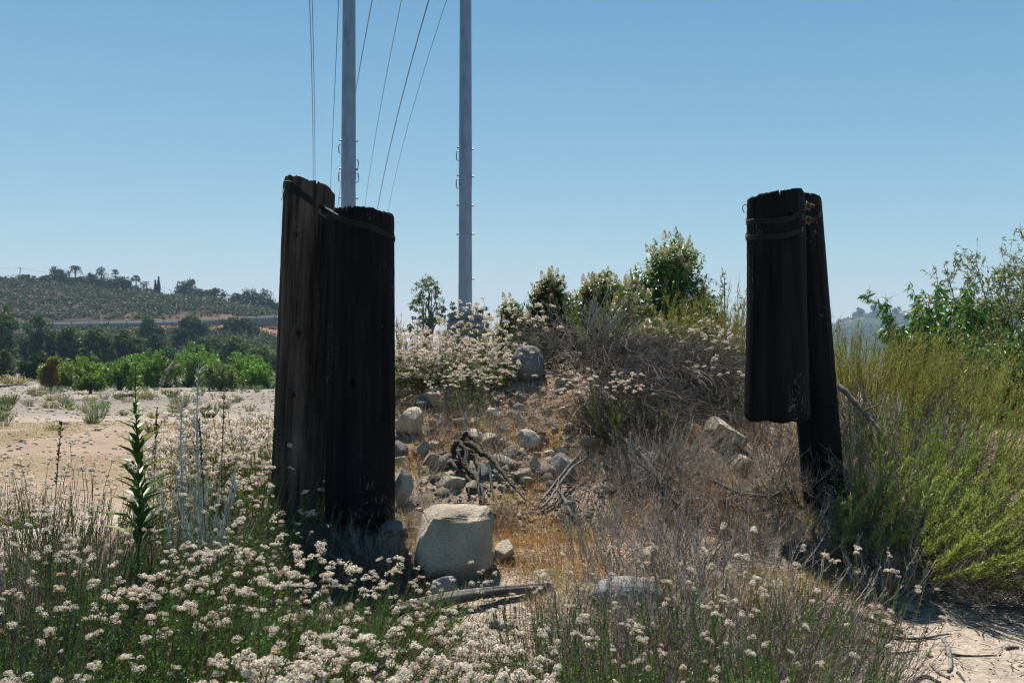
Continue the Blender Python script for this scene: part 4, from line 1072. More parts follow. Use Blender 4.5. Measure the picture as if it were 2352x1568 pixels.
for (px, py, w, col, lb, sd_) in ((405, 955, 20, BL, 'bluish oval cobble, largest on the tan flat', 1), (425, 957, 14, LT, 'pale cobble touching the bluish oval one', 2), (320, 953, 16, LT, 'pale cobble left of the bluish oval one', 3), (147, 975, 22, (.2, .19, .18), 'dark brick shaped stone alone on the tan flat', 4), (385, 954, 22, LT, 'flat pale cobbles left of the bluish one', 5)):
    q = ground_hit(px, py, 8, 60); W_ = PX(w, q[1])
    tag(link('cobble', rock_geo(70+sd_, (W_, W_*.8, W_*.42), col, n=3, round_=True).mesh('cobble', M_ROCK, True), None, (q[0], q[1], q[2]+W_*.12)), lb, 'cobble')
# gravel: uncountable
def build_gravel():
    r = np.random.default_rng(44); V0, T0 = ico(1); g = Geo()
    def lay(x, y, s, cols):
        n = len(x); z = height(x, y); a = r.uniform(.6, 1.3, (n, 1, 3))*np.array([1, 1, .6])
        v = V0[None]*a*(1+.3*r.uniform(-1, 1, (n, len(V0), 1)))*s[:, None, None]+np.stack([x, y, z+s*.2], 1)[:, None]
        T = (T0[None]+np.arange(n)[:, None, None]*len(V0)).reshape(-1, 3)
        g.add(v.reshape(-1, 3), None, T, np.repeat(cols, len(V0), 0))
    n = 5200; y = r.uniform(3.6, 6.5, n); px = r.uniform(850, 2420, n); x = X(px, y); pal = np.array([LT, GR, WM, (.15, .14, .13)])
    lay(x, y, .002+.006*r.random(n)**2.5, pal[r.choice(4, n, p=[.4, .2, .25, .15])])
    n = 3600; px = r.normal(1200, 150, n); y = r.uniform(6.8, 9.8, n); x = X(px, y); lay(x, y, .006+.018*r.random(n)**3, pal[r.choice(4, n, p=[.3, .3, .25, .15])])
    n = 5500; y = 16+80*r.random(n)**1.2; px = r.uniform(-500, 680, n); x = X(px, y); lay(x, y, (.015+.05*r.random(n)**2)*(.6+y/60), pal[r.choice(4, n, p=[.62, .1, .23, .05])])
    tag(link('gravel', g.mesh('gravel', M_ROCK)), 'loose gravel and pebbles strewn over the sand, the mound and the wash', 'gravel', kind='stuff')
build_gravel()

# ------------------------------------------------------------------ plants: generators
def stems(r, n, base_r, L, spread, lean=(0, 0), K=7, curve=.5, Lvar=.3, wob=.02):
    a = r.uniform(0, 6.283, n); rr = base_r*np.sqrt(r.random(n))
    b = np.stack([np.cos(a)*rr, np.sin(a)*rr, 0*a-.02], 1)
    a2 = a+r.normal(0, .5, n); tl = spread*np.sqrt(r.random(n)); ln = L*(1-Lvar*r.random(n))
    out = np.stack([np.cos(a2), np.sin(a2), 0*a], 1)
    end = b+ln[:, None]*(out*np.sin(tl)[:, None]+np.array([0, 0, 1.])*np.cos(tl)[:, None])+ln[:, None]*np.array([lean[0], lean[1], 0])
    mid = b+ln[:, None]*.5*(out*np.sin(tl)[:, None]*(1+curve)+np.array([0, 0, 1.])*np.cos(tl)[:, None]*(1-curve*.4))+ln[:, None]*.35*np.array([lean[0], lean[1], 0])
    t = np.linspace(0, 1, K)[None, :, None]
    p = b[:, None]*(1-t)**2+2*mid[:, None]*t*(1-t)+end[:, None]*t**2
    p[:, 1:] += np.cumsum(r.normal(size=(n, K-1, 3)), 1)*wob*ln[:, None, None]/K*2
    return p
def side(r, p, per, L, t0=.2, t1=.95, ang=.7, K=4, up=.2, wob=.05):
    n = len(p)*per; i = np.repeat(np.arange(len(p)), per); t = r.uniform(t0, t1, n)
    q, T = along(p, i, t); D = norm(T+ang*rdir(r, n)+np.array([0, 0, up])); ln = L*r.uniform(.4, 1.1, n)*(1.15-.6*t)
    s = np.linspace(0, 1, K)[None, :, None]
    o = q[:, None]+D[:, None]*ln[:, None, None]*s+np.array([0, 0, up*.5])*(s**2)*ln[:, None, None]
    o[:, 1:] += np.cumsum(r.normal(size=(n, K-1, 3)), 1)*wob*ln[:, None, None]/K*2
    return o

def head_geo(r, lobes, npet=46, size=.30):
    g = Geo()
    cs = [np.zeros(3)] if lobes == 1 else [np.array([math.cos(a)*.62, math.sin(a)*.62, r.uniform(-.25, .25)]) for a in np.arange(lobes)*6.283/lobes+r.uniform(0, 6)]
    for c in cs:
        R = 1.0 if lobes == 1 else r.uniform(.6, .8)
        d = rdir(r, npet); d[:, 2] = np.abs(d[:, 2])*1.1-.25; d = norm(d)
        p = c+d*R*r.uniform(.78, 1.0, (npet, 1))*np.array([1, 1, .9])
        dn = norm(d+.45*rdir(r, npet)); Wd = norm(np.cross(dn, rdir(r, npet))); D = norm(np.cross(Wd, dn)+.35*dn)
        cc = cvar(r, (.80, .745, .64), npet, .1, (.50, .31, .28), .16)
        sz = size*r.uniform(.7, 1.3, npet)*(R**.5); g.merge(leafq(p-D*sz[:, None]*.4, D, Wd, sz, sz*.85, cc))
        # green involucre under the lobe
        m = 7; a = r.uniform(0, 6.283, m); D = norm(np.stack([np.cos(a), np.sin(a), .1+0*a], 1)); Wd = norm(np.cross(D, [0, 0, 1.]))
        g.merge(leafq(np.tile(c-np.array([0, 0, .35]), (m, 1)), D, Wd, R*.95, .3, cvar(r, (.09, .12, .03), m, .2, (.3, .12, .1), .3)))
    return g
_r = np.random.default_rng(9)
HEADG = [head_geo(_r, l, 70, .27) for l in (1, 1, 2, 3)]
def faded(g, tint, k=1.0):
    o = Geo().merge(g, np.eye(3)*k, (0, 0, 0), tint); return o
HEADM = [g.mesh('flower_head', M_PETAL) for g in HEADG]*4+[faded(HEADG[k], t, sz).mesh('flower_head', M_PETAL) for k, t, sz in ((0, (.95, .78, .76), .8), (2, (.9, .74, .72), .85), (3, (.95, .82, .78), .9), (1, (.62, .42, .32), .65), (2, (.5, .34, .26), .7), (0, (.75, .85, .55), .5))]
HEADLO = [head_geo(_r, l, 26, .5) for l in (1, 2, 3)]

def buckwheat(seed, Lvar=.3, n=150, h=.62, spread=.75, lean=(.1, 0), nodes=16, per=5, fl=.6, green=(.065, .125, .032), base_r=.16, leafL=.020, leafw=.0042, dry=.25, umb=(1, 4), hs=(.011, .019), stalk=1.0, srad=.0020):
    r = np.random.default_rng(seed); p = stems(r, n, base_r, h, spread, lean, Lvar=Lvar)
    sg = Geo(); lg = Geo(); heads = []
    red = cvar(r, (.13, .19, .055), n, .35, (.17, .07, .04), .22)
    sg.merge(tubes(p, np.linspace(srad*1.3, srad*.7, 7)[None]*np.ones((n, 1)), 3, red))
    # woody grey undergrowth
    nd = int(n*dry)
    if nd:
        q = stems(r, nd, base_r*1.3, h*.75, spread*1.35, lean, wob=.06); sg.merge(tubes(q, .0016, 3, cvar(r, (.17, .15, .14), nd, .3)))
        q2 = side(r, q, 3, h*.22, ang=1.0); sg.merge(tubes(q2, .001, 3, cvar(r, (.2, .18, .16), len(q2), .3)))
    # leaf fascicles
    m = n*nodes; i = np.repeat(np.arange(n), nodes); t = r.uniform(.18, .84, m); c, T = along(p, i, t)
    c = np.repeat(c, per, 0); T = np.repeat(T, per, 0); M = m*per
    D = norm(T*.75+rdir(r, M)*.8); Wd = norm(np.cross(D, rdir(r, M)))
    lg.merge(leafq(c, D, Wd, leafL*r.uniform(.55, 1.25, M), leafw*r.uniform(.7, 1.2, M), np.repeat(cvar(r, green, m, .3, (.19, .20, .06), .16), per, 0)))
    # flowering tops
    k = r.choice(n, int(n*fl), replace=False); e = p[k, -1]; T = norm(p[k, -1]-p[k, -2])
    ln = stalk*r.uniform(.04, .16, len(k)); T2 = norm(T+np.array([0, 0, .5])+.25*rdir(r, len(k))); top = e+T2*ln[:, None]
    sg.merge(tubes(np.stack([e, (e+top)/2+.006*rdir(r, len(k)), top], 1), srad*.7, 3, cvar(r, (.10, .13, .04), len(k), .2, (.2, .09, .05), .2)))
    for a in range(len(k)):
        u = r.integers(umb[0], umb[1]+1)
        for b in range(u):
            dd = norm(np.array([0, 0, 1.])+rdir(r, 1)[0]*(.0 if u == 1 else .85)+T2[a]*.3); s = r.uniform(*hs)
            q = top[a]+dd*(r.uniform(.01, .045) if u > 1 else .003)
            if u > 1: sg.merge(tubes(np.stack([top[a], (top[a]+q)/2, q])[None], srad*.55, 3, (.12, .14, .05)))
            heads.append((q, s))
    return sg, lg, heads
# prototypes of the buckwheat shrub
PROTO = {}
def proto(key, **kw):
    sg, lg, hd = buckwheat(**kw); PROTO[key] = (sg.mesh('branches', M_TWIG), lg.mesh('leaves', M_LEAF), hd)
proto('lush', seed=1, n=200, h=.58, spread=.95, lean=(.22, -.05), fl=.15, nodes=21, hs=(.009, .018), base_r=.26, dry=.8)
proto('full', seed=2, n=180, h=.56, spread=.95, lean=(.2, -.08), fl=.36, nodes=22, hs=(.010, .018), base_r=.28, umb=(1, 3), dry=.5)
proto('full2', seed=7, dry=.6, n=175, h=.58, spread=1.0, lean=(.2, -.05), fl=.27, nodes=22, base_r=.28, umb=(1, 3), hs=(.010, .020))
proto('dense', seed=8, n=200, h=.56, spread=1.0, lean=(.2, -.05), fl=.72, nodes=18, base_r=.3, umb=(2, 4), hs=(.011, .020), dry=.5)
proto('sparse', seed=3, n=80, h=.66, spread=.7, lean=(.03, 0), fl=.4, nodes=10, base_r=.25, dry=1.2, umb=(1, 3), stalk=1.6)
proto('upright', seed=4, n=150, h=.58, spread=.6, lean=(.03, 0), fl=.14, nodes=26, base_r=.27, green=(.085, .15, .03), dry=.15, umb=(1, 4), hs=(.009, .016), stalk=1.3)
proto('pink', seed=5, n=70, h=.62, spread=.65, lean=(.12, 0), fl=.24, nodes=14, base_r=.28, green=(.07, .11, .035), dry=2.0, umb=(2, 4), hs=(.009, .015), stalk=1.2)
def shrub(key, x, y, s, rz, label, maxh=100, seed=0, hsc=1.0, name='buckwheat_shrub', group='flowering buckwheat shrubs', dz=0.0):
    bme, lme, hd = PROTO[key]; z = hz(x, y)+dz
    rt = root(name, (x, y, z), label, 'shrub', group, rz, s)
    link('branches', bme, rt); link('leaves', lme, rt)
    r = np.random.default_rng(seed+int(1000*abs(x))+int(y*100))
    order = r.permutation(len(hd)) if len(hd) > maxh else np.arange(len(hd))
    # the heads that show largest: the ones nearest the camera side
    if len(hd) > maxh:
        cr, sr = math.cos(rz), math.sin(rz)
        order = np.argsort([(sr*q[0]+cr*q[1])-.8*q[2] for q, _ in hd])
    rest = Geo()
    for j, o in enumerate(order):
        q, sz = hd[o]; sz = sz*hsc
        if j < maxh:
            c = link('flower_head', HEADM[r.integers(len(HEADM))], rt, q); c.scale = (sz, sz, sz)
            c.rotation_euler = (r.normal(0, .25), r.normal(0, .25), r.uniform(0, 6.28))
        else:
            a = r.uniform(0, 6.28); Mx = np.array([[math.cos(a), -math.sin(a), 0], [math.sin(a), math.cos(a), 0], [0, 0, 1]])*sz
            rest.merge(HEADLO[r.integers(3)], Mx, q)
    if rest.n: tag(link('flower_mass', rest.mesh('flower_mass', M_PETAL), rt), kind='stuff')
    return rt

# ------------------------------------------------------------------ buckwheat shrubs, near to far
def at(px, d): return X(px, d), d
BW = [  # key, px, d, scale, rot, label
 ('full', 60, 2.35, 1.0, .2, 'flowering shrub at the bottom left corner nearest the camera'),
 ('full2', 430, 2.45, .92, .5, 'shrub with the largest white flower heads at the bottom edge left of centre'),
 ('dense', 760, 3.05, .95, 0, 'most densely flowering shrub at the bottom edge below the black post'),
 ('dense', 600, 3.1, .85, -.4, 'dense flowering shrub left of the most densely flowering one'),
 ('lush', 300, 3.0, 1.0, .3, 'leafy green shrub with few flowers near the bottom left'),
 ('lush', -40, 3.3, 1.0, -.2, 'dark green shrub cut by the left edge low in the photo'),
 ('dense', 880, 3.7, .8, .4, 'flowering shrub in front of the grey log left of the blocky boulder'),
 ('lush', 650, 4.0, 1.05, .1, 'green flowering shrub two paces in front of the weathered post'),
 ('lush', 420, 3.9, 1.05, -.3, 'green shrub in the middle of the lower left flower mass'),
 ('lush', 180, 4.0, 1.05, .6, 'dark leafy shrub in the left part of the flower mass'),
 ('sparse', -10, 4.3, 1.0, 0, 'thin stalked shrub at the left edge below the riverbed'),
 ('full2', 760, 4.8, .62, .1, 'flowering shrub in the shade right in front of the tied posts'),
 ('dense', 520, 4.9, .9, -.2, 'flowering shrub in the upper part of the flower mass left of the posts'),
 ('lush', 330, 5.0, 1.05, .2, 'flowering shrub at the foot of the tall leafy weed'),
 ('sparse', 120, 5.1, 1.1, .3, 'thin stalked shrub with brownish heads in front of the tan flat'),
 ('full', 900, 5.0, .72, .8, 'flowering clump in front of the left side of the blocky boulder'),
 ('full2', 575, 5.8, .6, 0, 'flowering clump beside the pale rocks left of the posts'),
 ('full', 455, 6.0, .95, .4, 'flowering shrub under the silvery weed'),
 ('sparse', 230, 6.0, 1.1, -.5, 'thin stalked shrub just left of the tall leafy weed'),
 ('sparse', 40, 6.2, 1.05, .9, 'thin stalked shrub silhouetted low against the riverbed at far left'),
 ('sparse', 500, 6.6, 1.0, .5, 'tall stalked shrub right of the silvery weed'),
 ('upright', 1290, 3.35, .85, 0, 'upright green shrub with pinkish heads at the bottom edge right of centre'),
 ('upright', 1560, 3.6, .85, .4, 'upright green shrub at the bottom edge two shrubs right of the blocky boulder'),
 ('upright', 1850, 3.7, .85, -.3, 'upright green shrub at the bottom edge next to the open sand'),
 ('upright', 1420, 3.35, .8, 1.2, 'upright green shrub at the bottom edge between its two taller neighbours'),
 ('upright', 1230, 3.9, .7, 2.2, 'upright green shrub at the right end of the grey log'),
 ('pink', 1430, 4.3, .9, .1, 'sparse pink flowered shrub growing over the wide speckled boulder'),
 ('pink', 1250, 4.9, .72, .3, 'sparse pink flowered shrub just right of the blocky boulder'),
 ('pink', 1680, 4.5, 1.0, -.2, 'sparse pink flowered shrub amid grey stalks left of the leaning post'),
 ('pink', 1900, 4.6, .85, .5, 'sparse pink flowered shrub reaching over the sand below the leaning post'),
 ('dense', 1040, 3.35, .6, .2, 'small flowering sprig at the bottom edge below the grey log'),
]
for k, (key, px, d, s, rz, lb) in enumerate(BW): shrub(key, *at(px, d), s, rz, lb, 100, k, 1.35 if d < 2.6 else 1.05)
# shrubs on and behind the mound: heads too small to be parts
proto('mass', seed=11, n=420, h=.60, spread=1.5, lean=(0, 0), Lvar=.55, fl=.9, stalk=.5, nodes=14, base_r=.35, per=4, umb=(2, 3), hs=(.018, .026), green=(.09, .16, .04), dry=.1, srad=.002)
proto('thin', seed=12, n=90, h=.6, spread=.85, lean=(.05, 0), fl=.75, nodes=18, base_r=.2, per=4, umb=(1, 4), hs=(.016, .024), green=(.055, .07, .022), dry=.6, srad=.0022)
BM = [ # key, px, py_ground, d, scale, label
 ('mass', 1030, 9.6, 1.0, 'big rounded bush covered in cream flowers on the mound left of the steel pole base'),
 ('mass', 955, 9.8, .88, 'flowering bush on the mound touching the black post'),
 ('mass', 1085, 9.3, .72, 'lower right part bush of the flowering row on the mound'),
 ('thin', 1165, 9.9, 1.0, 'thin pinkish flowering bush right of the cream flowered one on the mound'),
 ('thin', 1060, 8.6, .55, 'small sprig of white flowers hanging over the pale rounded boulder'),
 ('thin', 1560, 10.0, .7, 'flowering bush on the mound below the tall sumac'),
 ('thin', 1630, 9.4, .8, 'flowering bush on the mound crest left of the hanging timber'),
 ('thin', 1685, 8.8, .75, 'flowering bush right beside the hanging timber'),
 ('thin', 1395, 8.2, .72, 'green sprawling sprig bush with few white flowers at the edge of the brush pile'),
 ('mass', 590, 8.3, 1.2, 'big flowering bush filling the space left of the tall weathered post'),
 ('mass', 540, 9.0, 1.0, 'flowering bush behind the one at the weathered post'),
 ('mass', 612, 7.6, .9, 'low flowering bush pressed against the weathered post'),
 ('mass', -30, 11.5, 1.1, 'pale flowering bush at the left edge of the tan flat'),
]
for k, (key, px, d, s, lb) in enumerate(BM):
    shrub(key, *at(px, d), s, k*1.3, lb, 0, 50+k, 1.0, group='flowering buckwheat shrubs farther off')

# ------------------------------------------------------------------ dead brush
GREY = (.30, .265, .235); DKG = (.085, .078, .075); PALE = (.47, .42, .37)
def dead_proto(seed, n, L, spread, lean, col, base_r=.2, sides_=(5, 4), rad=.0020, wob=.06, curve=.5, K=7, nub=0, sideL=.3):
    r = np.random.default_rng(seed); p = stems(r, n, base_r, L, spread, lean, K=K, wob=wob, curve=curve); g = Geo()
    g.merge(tubes(p, np.linspace(rad*1.5, rad*.6, K)[None]*np.ones((n, 1)), 3, cvar(r, col, n, .35)))
    q = side(r, p, sides_[0], L*sideL, ang=.8, wob=wob*1.5); g.merge(tubes(q, np.linspace(rad*.7, rad*.35, 4)[None]*np.ones((len(q), 1)), 3, cvar(r, col, len(q), .35)))
    if sides_[1]:
        q2 = side(r, q, sides_[1], L*sideL*.4, ang=.9, wob=.1); g.merge(tubes(q2, rad*.35, 3, cvar(r, col, len(q2), .35)))
    if nub:
        m = n*nub; i = np.repeat(np.arange(n), nub); t = r.uniform(.3, 1, m); c, T = along(p, i, t)
        D = norm(T*.3+rdir(r, m)); g.merge(leafq(c, D, norm(np.cross(D, rdir(r, m))), r.uniform(.006, .016, m), .005, cvar(r, np.array(col)*1.15, m, .3)))
    return g
DPROTO = {
 'stalks': dead_proto(21, 34, .62, .6, (.08, 0), GREY, .22, (4, 0), .0024, .03, nub=34, sideL=.22),
 'stalks2': dead_proto(22, 26, .55, .9, (.2, -.1), PALE, .16, (5, 0), .0022, .05, nub=26, sideL=.25),
 'tangle': dead_proto(23, 70, .55, 1.35, (0, 0), GREY, .2, (6, 2), .0020, .09, sideL=.35),
 'dark': dead_proto(24, 90, .6, 1.3, (.1, -.1), DKG, .2, (6, 2), .0020, .08, sideL=.35),
 'bare': dead_proto(25, 20, 1.0, 1.2, (.1, 0), (.22, .20, .19), .1, (5, 3), .0050, .07, curve=-.2, sideL=.42),
}
DM = {k: g.mesh('dry_branches', M_TWIG) for k, g in DPROTO.items()}
def dead(key, px, d, s, rz, label, name='dry_shrub', group='dead dry shrubs', dz=0, rot=(0, 0)):
    x, y = at(px, d); o = link(name, DM[key], None, (x, y, hz(x, y)+dz)); o.scale = (s, s, s) if np.isscalar(s) else s
    o.rotation_euler = (rot[0], rot[1], rz); tag(o, label, 'dry shrub', group); return o
DD = [
 ('dark', 1440, 8.1, .9, 5.1, 'dark twigs at the lower left foot of the brush pile'),
 ('dark', 1490, 8.3, .8, 4.1, 'dark twigs at the lower edge of the brush pile'),
 ('dark', 1780, 7.9, .9, 1.1, 'dark twigs seen right under the hanging timber'),
 ('dark', 1340, 6.9, .45, 1.9, 'dark twigs beside the root hollow'),
 ('dark', 1560, 5.7, .6, 3.3, 'dark twigs low in the middle of the dry brush'),
 ('dark', 1980, 7.4, 1.0, 1.3, 'dark twigs filling the space right of the leaning post'),
 ('tangle', 2030, 7.1, 1.1, 2.3, 'grey twigs between the leaning post and the upright green sprays'),
 ('dark', 2060, 7.6, 1.3, .3, 'tall dark twig thicket behind the upright green sprays'),
 ('bare', 2020, 7.0, .6, 3.3, 'small bare branching shrub right of the leaning post'),
 ('stalks', 1440, 4.75, .8, .3, 'grey stalks directly in front of the wide speckled boulder'),
 ('tangle', 1480, 4.9, .6, 2.3, 'grey twig tangle covering the lower edge of the wide speckled boulder'),
 ('dark', 1600, 6.4, .7, 1.3, 'dark twigs in the middle of the dry slope left of the leaning post'),
 ('dark', 1720, 6.7, .7, 2.9, 'dark twigs close to the foot of the leaning post on its left'),
 ('dark', 1480, 7.4, .7, .9, 'dark twigs beside the long fallen branch'),
 ('dark', 1620, 5.0, .6, 3.9, 'dark twigs low between the sparse pink shrubs'),
 ('dark', 1840, 5.2, .6, 4.9, 'dark twigs in front of the leaning post beside the sand'),
 ('dark', 1120, 6.9, .4, 4.9, 'dark twigs between the boulder and the root stump'),
 ('dark', 1850, 7.2, .8, 5.6, 'dark twigs around the back of the leaning post foot'),
 ('bare', 1330, 9.7, .88, 0, 'big leafless shrub with grey branches fanning out on top of the mound'),
 ('bare', 1400, 9.9, .72, 2.0, 'second leafless shrub just right of the biggest one on the mound top'),
 ('bare', 1250, 9.8, .6, 4.0, 'leafless shrub left of the biggest one above the round dark boulder'),
 ('dark', 1300, 9.5, .6, 1.0, 'dark twiggy thicket at the foot of the leafless shrubs'),
 ('dark', 1420, 9.2, .6, 2.2, 'dark twiggy thicket at the upper left of the brush pile'),
 ('dark', 1200, 9.7, .55, .4, 'dark twigs behind the round dark boulder'),
 ('tangle', 1380, 7.5, .8, .3, 'grey tangle of twigs on the slope below the brush pile'),
 ('tangle', 1560, 7.6, .9, 1.3, 'grey tangle of twigs over the half buried rock'),
 ('tangle', 1650, 7.3, .95, 2.5, 'grey tangle of twigs left of the leaning post foot'),
 ('stalks2', 1540, 7.8, .9, 0, 'pale stalks fanning right out of the brush pile'),
 ('stalks2', 1600, 7.9, .55, .4, 'pale stalks below the large layered boulder'),
 ('tangle', 1760, 7.4, 1.0, .6, 'grey twig tangle seen under the hanging timber'),
 ('stalks', 1760, 8.0, 1.0, .2, 'dry stalks standing behind the hanging timber'),
 ('tangle', 1820, 6.6, .8, 2.6, 'bluish grey twig heap at the left of the leaning post foot'),
 ('stalks2', 1790, 6.2, .8, .2, 'pale stalks leaning right in front of the leaning post'),
 ('tangle', 1960, 6.3, .7, 4.4, 'dead twigs right in front of the leaning post foot'),
 ('stalks', 1120, 8.0, .62, .9, 'thin grey stalks in the orange grass left of the slope centre'),
 ('stalks2', 1160, 7.8, .55, 1.4, 'grey curved stalks beside the pale wedge rock'),
 ('stalks', 1000, 8.1, .6, .3, 'grey stalks in front of the broad warm boulder'),
 ('stalks', 960, 7.5, .6, 2.3, 'grey stalks close to the right edge of the black post'),
 ('tangle', 930, 7.0, .45, 2.3, 'twigs around the tall pale rock by the black post'),
 ('stalks', 1370, 6.3, .85, 0, 'tall grey stalks right of the root hollow'),
 ('stalks', 1450, 6.0, .95, 1.1, 'tallest grey stalks in the centre right of the photo'),
 ('stalks', 1540, 6.4, .95, 2.3, 'grey stalks at the lower end of the long fallen branch'),
 ('stalks', 1620, 5.8, .9, 3.0, 'grey stalks behind the sparse pink shrub by the leaning post'),
 ('stalks2', 1500, 5.3, .9, .3, 'pale bent stalks behind the wide speckled boulder'),
 ('stalks2', 1720, 5.2, 1.0, .1, 'pale bent stalks in the lower right brush'),
 ('stalks2', 1880, 5.3, .8, .5, 'pale bent stalks near the foot of the leaning post'),
 ('stalks2', 1400, 4.9, .8, .6, 'pale stalks in front of the wide speckled boulder'),
 ('tangle', 1330, 5.4, .6, .4, 'twig tangle behind the wide speckled boulder'),
 ('tangle', 1560, 4.9, .8, 3.4, 'twig tangle right of the wide speckled boulder'),
 ('tangle', 1700, 4.3, .75, 1.4, 'low twig tangle between the two right hand green shrubs'),
 ('tangle', 1880, 4.5, .75, 5.4, 'low twig tangle at the edge of the sand'),
 ('stalks', 1155, 3.6, .55, 0, 'lone bundle of grey stalks at the bottom edge centre'),
 ('stalks', 1480, 3.9, .6, 1, 'grey stalks between the bottom edge green shrubs'),
 ('stalks', 1790, 4.0, .7, 2, 'grey stalks left of the green shrub next to the sand'),
 ('dark', 20, 4.2, 1.0, .2, 'dark dead twigs under the flowers at the left edge'),
 ('dark', -60, 3.4, .9, .9, 'dark dead twigs at the lower left edge'),
 ('tangle', 140, 5.6, .9, .5, 'grey dead brush before the tan flat at left'),
 ('tangle', 260, 6.1, .95, 1.7, 'grey dead brush left of the tall leafy weed'),
 ('stalks', 175, 6.3, .9, 1.7, 'grey stalks against the tan flat'),
 ('tangle', 380, 6.1, .9, 3.2, 'grey dead brush right of the tall leafy weed'),
 ('tangle', 30, 6.0, .9, 4.2, 'grey dead brush at the far left before the flat'),
 ('dark', 720, 6.3, .6, .1, 'dark twigs in the shade in front of the weathered post'),
 ('tangle', 850, 6.3, .6, 3.0, 'thin twigs in front of the black post foot'),
 ('dark', 880, 5.9, .5, 2.0, 'dark twigs left of the blocky boulder'),
 ('tangle', 2120, 5.9, .8, 1.0, 'grey twigs spilling from under the feathery bush'),
 ('tangle', 2260, 5.8, .9, 2.0, 'grey twigs below the right side of the feathery bush'),
 ('dark', 2180, 6.1, 1.0, 3.0, 'dark dead twigs in the shade under the feathery bush'),
 ('dark', 2330, 6.0, 1.1, 4.0, 'dark dead twigs under the bush at the right edge'),
 ('dark', 2040, 6.3, .8, 5.0, 'dark dead twigs between the leaning post and the feathery bush'),
 ('stalks2', 2050, 5.8, .8, .0, 'pale twigs reaching onto the sand below the feathery bush'),
 ('bare', 1975, 7.8, .75, .8, 'pale bare branches right of the leaning post at mid height'),
 ('bare', 2080, 7.9, .8, 2.8, 'bare branches inside the gap between the green bushes'),
 ('tangle', 2000, 7.4, 1.0, 3.3, 'grey twig mass between the leaning post and the green bush'),
 ('dark', 2060, 8.2, 1.2, 3.3, 'dark twig mass behind the feathery bush'),
 ('stalks', 1690, 9.6, .9, 1.3, 'dry stalks on the mound crest left of the hanging timber'),
 ('stalks', 1560, 9.0, .8, .3, 'dry stalks at the top of the brush pile'),
]
for t in DD: dead(*t)
_r = np.random.default_rng(404)
for k in range(7):
    px = _r.uniform(1330, 1860); d = _r.uniform(5.4, 7.6)
    dead('stalks2', px, d, _r.uniform(.6, .9), _r.uniform(0, 6.28), 'pale dry stalk clump on the slope between the boulders and the leaning post', group='pale dry stalk clumps on the slope')
for k in range(12):
    px = _r.uniform(950, 1250); d = _r.uniform(7.0, 8.8)
    dead('stalks2' if k % 2 else 'stalks', px, d, _r.uniform(.35, .55), _r.uniform(0, 6.28), 'thin dry stalk clump among the stones of the mound', group='dry stalk clumps among the mound stones')

# the big pile of drooping dark brush on the mound
def brush_pile():
    r = np.random.default_rng(66); c0 = np.array([X(1500, 8.9), 8.9, hz(X(1500, 8.9), 8.9)])
    n = 720; px = r.uniform(1340, 1580, n); d = r.uniform(8.3, 9.9, n); d = np.where(px > 1480, np.maximum(d, 9.2), d); b = np.stack([X(px, d), d, height(X(px, d), d)], 1)
    L = r.uniform(.35, .95, n); a = r.normal(-.6, .75, n); D = np.stack([np.cos(a), np.sin(a), 0*a], 1)
    t = np.linspace(0, 1, 10)[None, :, None]; up = r.uniform(.12, .5, n)[:, None, None]
    p = b[:, None]+D[:, None]*L[:, None, None]*t+np.array([0, 0, 1.])*up*np.sin(t*math.pi*.75)*L[:, None, None]
    p[:, 1:] += np.cumsum(r.normal(size=(n, 9, 3)), 1)*.022
    # rest the twigs on the slope
    gz = height(p[..., 0], p[..., 1])+.02+.16*r.random((n, 1)); p[..., 2] = np.maximum(p[..., 2]*.55+gz*.45, gz)
    g = tubes(p-c0, np.linspace(.0042, .0015, 10)[None]*np.ones((n, 1)), 3, cvar(r, (.075, .068, .066), n, .6, (.2, .18, .17), .15))
    q = side(r, p, 6, .38, ang=.8, up=0, wob=.1); g.merge(tubes(q-c0, .0016, 3, cvar(r, (.13, .12, .115), len(q), .45)))
    tag(link('brush_pile', g.mesh('brush_pile', M_TWIG), None, c0), 'large dark heap of drooping dead branches on the right of the mound', 'brush pile')
brush_pile()

# ------------------------------------------------------------------ sticks, logs and roots
def branch(pts, r0, r1, label, name='branch', col=(.17, .155, .145), K=24, sides=9, seed=0, twigs=0, cat='branch', mat=None, wob=.25, parent=None):
    r = np.random.default_rng(seed); p = resample(pts, K); p[1:-1] += r.normal(size=(K-2, 3))*r1*wob; c0 = p[0].copy() if parent is None else np.zeros(3)
    R = np.linspace(r0, r1, K)*(1+.16*r.uniform(-1, 1, K)); V = tubes((p-c0)[None], R[None], sides, col, cap=True)
    if twigs:
        q = side(r, p[None], twigs, np.linalg.norm(p[-1]-p[0])*.4, t0=.3, ang=.8); V.merge(tubes(q-c0, np.linspace(r1*.6, r1*.25, 4)[None]*np.ones((len(q), 1)), 4, col))
    o = link(name, V.mesh(name, mat or M_TWIG, True), parent, c0 if parent is None else None)
    if parent is None: tag(o, label, cat)
    return o
def gp(px, py, up=0.0, d0=3.0):
    q = ground_hit(px, py, d0); q[2] += up; return q
branch([gp(1385, 980, .12), gp(1412, 1018, .10), gp(1445, 1058, .12), gp(1478, 1085, .10), gp(1505, 1112, .08), gp(1530, 1145, .05), gp(1560, 1172, .03)], .024, .014, 'long grey fallen branch running down the slope to the right', seed=1, twigs=3)
branch([gp(1375, 985, .05), gp(1395, 1010, .05), gp(1410, 1035, .05)], .022, .012, 'shorter grey branch lying beside the top of the long fallen one', seed=2)
